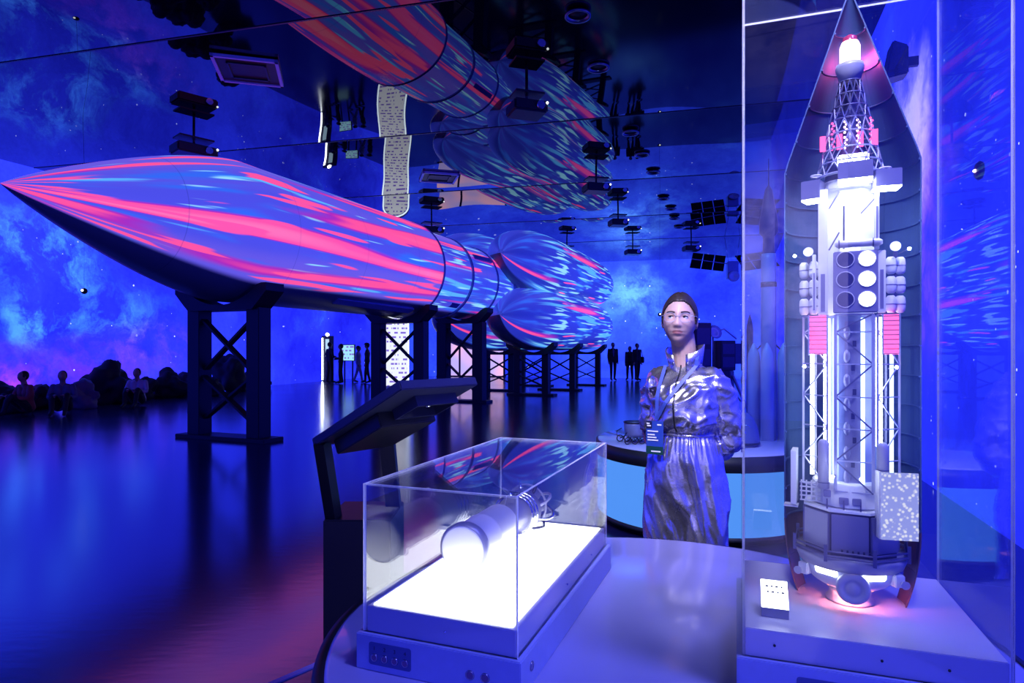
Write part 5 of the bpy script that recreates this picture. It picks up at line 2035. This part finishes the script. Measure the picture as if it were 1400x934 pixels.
disp = np.zeros(nv)
for i in range(nv):
    x, y, z = co[i]
    th_ = math.atan2(y, x)
    d = 0.0
    if z < 1.02:                                   # trousers: gathers then long folds
        k = math.exp(-(1.02 - z) / 0.075)
        d += 0.0048 * k * math.sin(th_ * 34 + 2.5 * mnoise.noise(Vector((x * 9, y * 9, 1.7))))
        fade = min(1.0, (1.02 - z) / 0.12)
        d += 0.017 * fade * ridge(Vector((x * 13 + 3.0 * (z - 0.8), y * 13, z * 2.6 + 7)))
        d += 0.0035 * fade * ridge(Vector((x * 30 + 8 * (z - 0.7), y * 30, z * 7 + 1)))
        if z < 0.5:
            d += 0.006 * mnoise.noise(Vector((x * 14, y * 14, z * 22)))
    elif abs(x) > 0.150 or y > 0.11:               # sleeves
        d += 0.014 * ridge(Vector((x * 10, y * 10 + z * 5, z * 13)))
        d += 0.005 * ridge(Vector((x * 24 + 4, y * 22, z * 20)))
    else:                                          # jacket
        k = math.exp(-abs(z - 1.03) / 0.028)
        d += 0.003 * k * math.sin(th_ * 44)
        fade = min(1.0, max(0.15, (1.34 - z) / 0.10)) * (1 - 0.7 * k)
        d += 0.0185 * fade * ridge(Vector((x * 8 + z * 7, y * 8, z * 11 - x * 4)))
        d += 0.0065 * fade * ridge(Vector((x * 19 - z * 12 + 5, y * 18, z * 20)))
    disp[i] = d - 0.007
co += no * disp[:, None]
sme.vertices.foreach_set('co', co.reshape(-1))
sme.update()
m, nt, out = nodes_of('silver_foil_cloth')
g = NG(nt)
b = g.n('BsdfPrincipled')
tc = g.n('TexCoord')
nz = g.noise(tc.outputs['Object'], 14.0, 4.0)
g.put(b.inputs['Base Color'], g.mix(nz.outputs[0], (0.70, 0.68, 0.78), (0.84, 0.82, 0.90)))
b.inputs['Metallic'].default_value = 0.94
g.put(b.inputs['Roughness'], g.math('MULTIPLY_ADD', nz.outputs[0], 0.08, 0.23))
fb = g.noise(tc.outputs['Object'], 55.0, 3.0, 0.6)
bp = g.n('Bump')
bp.inputs['Strength'].default_value = 0.12
bp.inputs['Distance'].default_value = 0.01
g.put(bp.inputs['Height'], fb.outputs[0])
nt.links.new(bp.outputs[0], b.inputs['Normal'])
nt.links.new(b.outputs[0], out.inputs[0])
M_FOIL = m
su = mesh_obj('jumpsuit', sme, [M_FOIL], pw)

from mathutils.bvhtree import BVHTree
bvh = BVHTree.FromPolygons([tuple(c) for c in co], [tuple(p_.vertices) for p_ in sme.polygons])


def front(x, z, lift=0.004):
    h = bvh.ray_cast(Vector((x, -1.0, z)), Vector((0, 1, 0)))
    y = h[0].y if h[0] is not None else -0.05
    return Vector((x, y - lift, z))


# stand collar, open at the front
mb = MB()
V, F = [], []
N = 36
for k in range(N + 1):
    a = -PI / 2 + 0.30 + (2 * PI - 0.60) * k / N
    fr = max(0.0, -math.sin(a))
    zt_ = 1.425 - 0.045 * fr + 0.006 * math.cos(a)
    zb_ = 1.322 - 0.012 * fr
    for r_, z in ((0.070, zb_), (0.082 + 0.014 * fr, zt_), (0.076 + 0.014 * fr, zt_), (0.064, zb_)):
        V.append((r_ * math.cos(a) * 1.05, 0.012 + r_ * math.sin(a), z))
for k in range(N):
    for q in range(4):
        F.append((k * 4 + q, k * 4 + (q + 1) % 4, k * 4 + 4 + (q + 1) % 4, k * 4 + 4 + q))
F += [(0, 1, 2, 3), (N * 4 + 3, N * 4 + 2, N * 4 + 1, N * 4)]
mb.add(V, F, 0, True)
mb.build('collar', M_FOIL, su)
mb = MB()
mb.tube([front(-0.004, z, 0.003) for z in [1.335 - 0.012 * k for k in range(26)]], 0.0036, 6)
mb.build('zip', M_BLACK, su)
mb = MB()
N = 48
mb.tube([Vector((0.129 * math.cos(2 * PI * k / N), 0.003 + 0.096 * math.sin(2 * PI * k / N), 1.021)) for k in range(N)], 0.006, 8, closed=True)
mb.build('waistband', M_FOIL, su)
# chest patch
mb = MB()
q0, q1, q2, q3 = front(-0.155, 1.185), front(-0.105, 1.195), front(-0.105, 1.238), front(-0.155, 1.228)
yy = min(q.y for q in (q0, q1, q2, q3)) - 0.001
mb.hexa([q0, q1, q1 + Vector((0, .003, 0)), q0 + Vector((0, .003, 0)), q3, q2, q2 + Vector((0, .003, 0)), q3 + Vector((0, .003, 0))])
pt_ = mb.build('chest_patch', mat('patch_navy', (0.012, 0.012, 0.035), 0.5), su)
mb = MB()
for k in range(2):
    c = (q0 + q1 + q2 + q3) / 4 + Vector((0, -0.003, 0.008 - 0.016 * k))
    mb.bar(c + Vector((-0.018, (q0.y - q1.y) * 0.36, 0)), c + Vector((0.016 - 0.008 * k, (q1.y - q0.y) * 0.32, 0)), 0.001, 0.005)
mb.build('patch_print', mat('patch_white', (0.5, 0.5, 0.6), 0.5), pt_)

# lanyard and badge
M_LANY = mat('lanyard_blue', (0.05, 0.09, 0.42), 0.5)


def ribbon(mb, pts, wd):
    V, F = [], []
    n_ = len(pts)
    for i, p in enumerate(pts):
        t = (pts[min(i + 1, n_ - 1)] - pts[max(i - 1, 0)]).normalized()
        sd = t.cross(Vector((0, -1, 0)))
        sd = (sd if sd.length > 0.2 else Vector((1, 0, 0))).normalized() * wd / 2
        for q in (p - sd, p + sd, p + sd + Vector((0, 0.0018, 0)), p - sd + Vector((0, 0.0018, 0))):
            V.append(q)
    for i in range(n_ - 1):
        for q in range(4):
            F.append((i * 4 + q, i * 4 + (q + 1) % 4, i * 4 + 4 + (q + 1) % 4, i * 4 + 4 + q))
    F += [(3, 2, 1, 0), tuple((n_ - 1) * 4 + q for q in range(4))]
    mb.add(V, F)


BX, BZ = -0.092, 1.085
def taut(a, b_, n_=14):
    """strap drawn tight over the cloth from a to b (x, z)"""
    pts = [front(a[0] + (b_[0] - a[0]) * k / n_, a[1] + (b_[1] - a[1]) * k / n_, 0.006) for k in range(n_ + 1)]
    for _ in range(6):
        for k in range(1, n_):
            avg = (pts[k - 1].y + pts[k + 1].y) / 2
            pts[k].y = min(pts[k].y, avg)
    return pts
mb = MB()
ribbon(mb, taut((-0.072, 1.335), (BX, BZ + 0.005)), 0.016)
mb_l = mb.build('lanyard', M_LANY, pw)
mb = MB()
ribbon(mb, [Vector((0.066, -0.02, 1.385)), Vector((0.074, -0.055, 1.362))] + taut((0.070, 1.335), (BX, BZ + 0.005), 18), 0.016)
mb.build('strap', M_LANY, mb_l)
by = min(front(BX + dx, BZ - dz).y for dx in (-0.035, 0, 0.035) for dz in (0.02, 0.07, 0.13)) - 0.006
bg = MB(); bg.box((BX, by, BZ - 0.075), (0.080, 0.003, 0.150))
bd_ = bg.build('badge', mat('badge_blue', (0.02, 0.055, 0.30), 0.3), pw)
mb = MB(); mb.box((BX, by - 0.0022, BZ - 0.132), (0.080, 0.0012, 0.036)); mb.build('badge_band', mat('badge_green', (0.004, 0.045, 0.035), 0.35), bd_)
mb = MB(); mb.box((BX - 0.026, by - 0.0022, BZ - 0.018), (0.027, 0.0012, 0.034)); mb.build('badge_corner', mat('badge_navy', (0.008, 0.010, 0.04), 0.35), bd_)
M_BW = mat('badge_white', (0.75, 0.75, 0.8), 0.5)
for (x, z, w_) in ((0.022, 0.016, 0.020), (-0.030, 0.012, 0.014), (-0.026, 0.022, 0.018), (-0.008, 0.046, 0.050), (-0.016, 0.062, 0.034), (-0.012, 0.074, 0.042), (-0.008, 0.086, 0.050), (0.006, 0.136, 0.044)):
    mb = MB(); mb.box((BX + x, by - 0.0034, BZ - z), (w_, 0.001, 0.0055))
    mb.build('badge_print', M_BW, bd_)
for sx in (-1, 1):
    mb = MB()
    V = []
    limb(mb, [(sx * 0.09, 0.075, 0.05), (sx * 0.095, 0.0, 0.052), (sx * 0.105, -0.12, 0.040), (sx * 0.108, -0.165, 0.034)], [0.040, 0.046, 0.040, 0.026], 16, 4)
    mb.box((sx * 0.099, -0.045, 0.010), (0.085, 0.27, 0.020))
    me_ = remesh(mb, 0.008, 2)
    mesh_obj('shoe', me_, [mat('shoe_white', (0.6, 0.6, 0.65), 0.5)], pw)


# ------------------------------------------------------------------ visitors
M_VSKIN = mat('visitor_skin', (0.35, 0.22, 0.18), 0.5)
M_VDARK = mat('visitor_dark', (0.006, 0.006, 0.010), 0.7)
M_VHAIR = mat('visitor_hair', (0.008, 0.006, 0.006), 0.6)


def visitor(label, loc, rz, J, top, legs, skin=M_VSKIN, hair=M_VHAIR, skirt=False, extra=None):
    """J: joints head, neck, hip, and per side shoulder elbow wrist hip knee ankle toe"""
    t = thing('person', label, 'person', loc, rz)
    mb = MB()
    caps = []

    def seg(pts, rad, mi):
        limb(mb, pts, rad, 12, 3)
        for i in range(len(pts) - 1):
            caps.append((Vector(pts[i]), Vector(pts[i + 1]), (rad[i] + rad[i + 1]) / 2, mi))
    hd, nk, hp = Vector(J['head']), Vector(J['neck']), Vector(J['hip'])
    mb.ball(hd, 0.105, 18, 14, sc=(0.78, 0.92, 1.12))
    mb.ball(hd + Vector((0, -0.095, -0.02)), 0.016, 8, 6)
    for sx in (-1, 1):
        mb.ball(hd + Vector((sx * 0.082, 0.01, -0.01)), 0.022, 8, 6, sc=(0.5, 0.8, 1.2))
    caps.append((hd, hd, 0.10, 0))
    seg([nk + Vector((0, 0, -0.03)), hd + Vector((0, 0.01, -0.06))], [0.06, 0.055], 0)
    ch = nk.lerp(hp, 0.35)
    mid = nk.lerp(hp, 0.72)
    for sx in (-1, 1):
        o_ = Vector((sx * 0.075, 0, 0))
        seg([nk + o_ * 1.1 + Vector((0, 0, -0.07)), ch + o_, mid + o_ * 0.85, hp + o_], [0.085, 0.115, 0.10, 0.115], 1)
    for sx, s_ in ((-1, 'R'), (1, 'L')):
        seg([J['sh' + s_], J['el' + s_], J['wr' + s_]], [0.062, 0.048, 0.036], 1)
        w_ = Vector(J['wr' + s_]); e_ = Vector(J['el' + s_])
        d = (w_ - e_).normalized()
        seg([w_, w_ + d * 0.09], [0.034, 0.030], 0)
        for q in range(4):
            sdv = Vector((0.0, 1, 0)) if abs(d.y) < 0.7 else Vector((1, 0, 0))
            b0 = w_ + d * 0.09 + sdv * (0.027 - 0.018 * q)
            seg([b0, b0 + d * (0.06, 0.07, 0.065, 0.05)[q]], [0.011, 0.009], 0)
        b0 = w_ + d * 0.05
        seg([b0, b0 + d * 0.04 + Vector((0, -0.04, 0))], [0.014, 0.011], 0)
        seg([J['hp' + s_], J['kn' + s_], J['an' + s_]], [0.098, 0.066, 0.046], 2)
        seg([J['an' + s_], J['to' + s_]], [0.045, 0.036], 3)
    if skirt:
        loft(mb, [(hp.z - 0.45, hp.x, hp.y, 0.24, 0.20), (hp.z - 0.2, hp.x, hp.y, 0.21, 0.17), (hp.z + 0.08, hp.x, hp.y, 0.16, 0.12)], 24)
        caps.append((hp, hp - Vector((0, 0, 0.4)), 0.2, 2))
    me = remesh(mb, 0.013, 2)
    o = mesh_obj('body', me, [skin, top, legs, M_VDARK], t)
    for p_ in me.polygons:
        best, bi = 9, 0
        for a, b_, r_, mi in caps:
            ab = b_ - a
            l2 = ab.length_squared
            tt = 0 if l2 < 1e-9 else max(0, min(1, (p_.center - a).dot(ab) / l2))
            d = (p_.center - (a + ab * tt)).length - r_
            if d < best:
                best, bi = d, mi
        p_.material_index = bi
    hm = MB()
    prof = [(max(0.0001, 0.112 * math.sin(PI * 0.62 * k / 10)), 0.112 * math.cos(PI * 0.62 * k / 10)) for k in range(11)]
    hm.lathe(prof + [(prof[-1][0] * 0.9, prof[-1][1])], 20, M=Matrix.Translation(hd + Vector((0, 0.022, 0.012))) @ Matrix.Rotation(-0.5, 4, 'X') @ Matrix.Diagonal((0.80, 0.92, 1.1, 1)))
    hm.build('hair', hair, t)
    if extra:
        extra(t, J)
    return t


def standing(h=1.76, stride=0.0, fold=False, lean=0.0):
    k = h / 1.76
    J = {'head': (0, -0.02 + lean, 1.64), 'neck': (0, 0.01 + lean, 1.47), 'hip': (0, 0, 0.98)}
    for sx, s_ in ((-1, 'R'), (1, 'L')):
        J['sh' + s_] = (sx * 0.185, 0.01 + lean, 1.42)
        if fold:
            J['el' + s_] = (sx * 0.26, 0.0, 1.15); J['wr' + s_] = (sx * 0.06, -0.20, 1.12 + 0.03 * sx)
        else:
            J['el' + s_] = (sx * 0.215, 0.03, 1.14); J['wr' + s_] = (sx * 0.215, -0.04, 0.89)
        J['hp' + s_] = (sx * 0.095, 0, 0.94)
        J['kn' + s_] = (sx * 0.105, -0.02 + stride * sx * 0.5, 0.51)
        J['an' + s_] = (sx * 0.11, 0.02 + stride * sx, 0.09)
        J['to' + s_] = (sx * 0.13, -0.15 + stride * sx, 0.04)
    return {a: tuple(c * k for c in b_) for a, b_ in J.items()}


def seated():
    J = {'head': (0, -0.05, 0.84), 'neck': (0, 0.0, 0.66), 'hip': (0, 0.05, 0.17)}
    for sx, s_ in ((-1, 'R'), (1, 'L')):
        J['sh' + s_] = (sx * 0.18, 0.0, 0.61)
        J['el' + s_] = (sx * 0.24, -0.12, 0.38); J['wr' + s_] = (sx * 0.12, -0.34, 0.42)
        J['hp' + s_] = (sx * 0.095, 0.03, 0.15)
        J['kn' + s_] = (sx * 0.13, -0.36, 0.43)
        J['an' + s_] = (sx * 0.12, -0.50, 0.09)
        J['to' + s_] = (sx * 0.13, -0.66, 0.04)
    return J


def floor_pt(u, v):
    y = CAM_H * FPX / (v - HOR)
    return ((u - 700) / FPX * y, y, 0)


def shirt_front(t, J):
    nk = Vector(J['neck'])
    mb = MB()
    mb.hexa([nk + Vector((-0.02, -0.125, -0.36)), nk + Vector((0.02, -0.125, -0.36)), nk + Vector((0.02, -0.10, -0.36)), nk + Vector((-0.02, -0.10, -0.36)),
             nk + Vector((-0.05, -0.115, -0.04)), nk + Vector((0.05, -0.115, -0.04)), nk + Vector((0.05, -0.06, -0.04)), nk + Vector((-0.05, -0.06, -0.04))])
    mb.build('shirt_front', mat('shirt_blue', (0.06, 0.07, 0.22), 0.7), t)


def shoulder_bag(t, J):
    mb = MB(); mb.box((0.30, 0.02, 0.98), (0.12, 0.28, 0.30))
    b_ = mb.build('shoulder_bag', M_VDARK, t, bevel=0.03)
    mb = MB(); mb.tube([(0.28, -0.08, 1.12), (0.20, -0.06, 1.46), (0.20, 0.06, 1.47), (0.28, 0.12, 1.12)], 0.012, 6)
    mb.build('bag_strap', M_VDARK, b_)


def cap(t, J):
    hd = Vector(J['head'])
    mb = MB(); mb.lathe([(0.16, 0.05), (0.165, 0.06), (0.10, 0.075), (0.095, 0.13), (0.0001, 0.15)], 20, M=Matrix.Translation(hd))
    mb.build('hat', M_VDARK, t)


M_TEAL = mat('visitor_navy', (0.010, 0.012, 0.03), 0.7)
M_PALE = mat('visitor_pale', (0.45, 0.42, 0.55), 0.7)
M_RUST = mat('visitor_rust', (0.30, 0.06, 0.06), 0.7)
M_GREY = mat('visitor_grey', (0.10, 0.11, 0.20), 0.7)
visitor('man in a dark suit and pale shirt standing alone before the back wall', floor_pt(838, 520.5), 0.15, standing(1.80, 0.10), M_VDARK, M_VDARK, extra=shirt_front)
visitor('person in dark clothes with a shoulder bag standing with a companion before the back wall', floor_pt(871, 520.5), 0.5, standing(1.76, 0.06), M_VDARK, M_VDARK, extra=shoulder_bag)
visitor('person in navy half hidden behind the visitor with the shoulder bag', floor_pt(861, 519.6), -0.4, standing(1.62, 0.10), M_TEAL, M_TEAL)
visitor('visitor in black looking at the booth next to its white light strip', floor_pt(451, 524), 2.4, standing(1.78, 0.05, fold=True), M_VDARK, M_VDARK)
visitor('heavy-set visitor in black between the booth and its lit screen', floor_pt(466, 524.5), -1.3, standing(1.70, 0.05, fold=True), M_VDARK, M_VDARK)
visitor('visitor in a wide-brimmed hat beside the second trestle', floor_pt(502, 524), -1.5, standing(1.74, 0.12), M_VDARK, M_VDARK, extra=cap)
visitor('visitor in pale clothes walking past the lit screen', floor_pt(490, 523), 1.6, standing(1.62, 0.22), M_PALE, M_PALE)
sx_, sy_, _ = wall_pt(34, 2.1)
visitor('visitor with dark bobbed hair in a rust top sitting on the floor by the boulders', (sx_, sy_, 0), -0.35, seated(), M_RUST, M_VDARK)
sx_, sy_, _ = wall_pt(86, 2.7)
visitor('visitor in grey sitting on the floor next to the one in the rust top', (sx_, sy_, 0), 0.45, seated(), M_GREY, M_VDARK)
sx_, sy_, _ = wall_pt(188, 2.7)
visitor('visitor in a pale shirt sitting alone in front of the boulders', (sx_, sy_, 0), 0.2, seated(), M_PALE, M_VDARK)
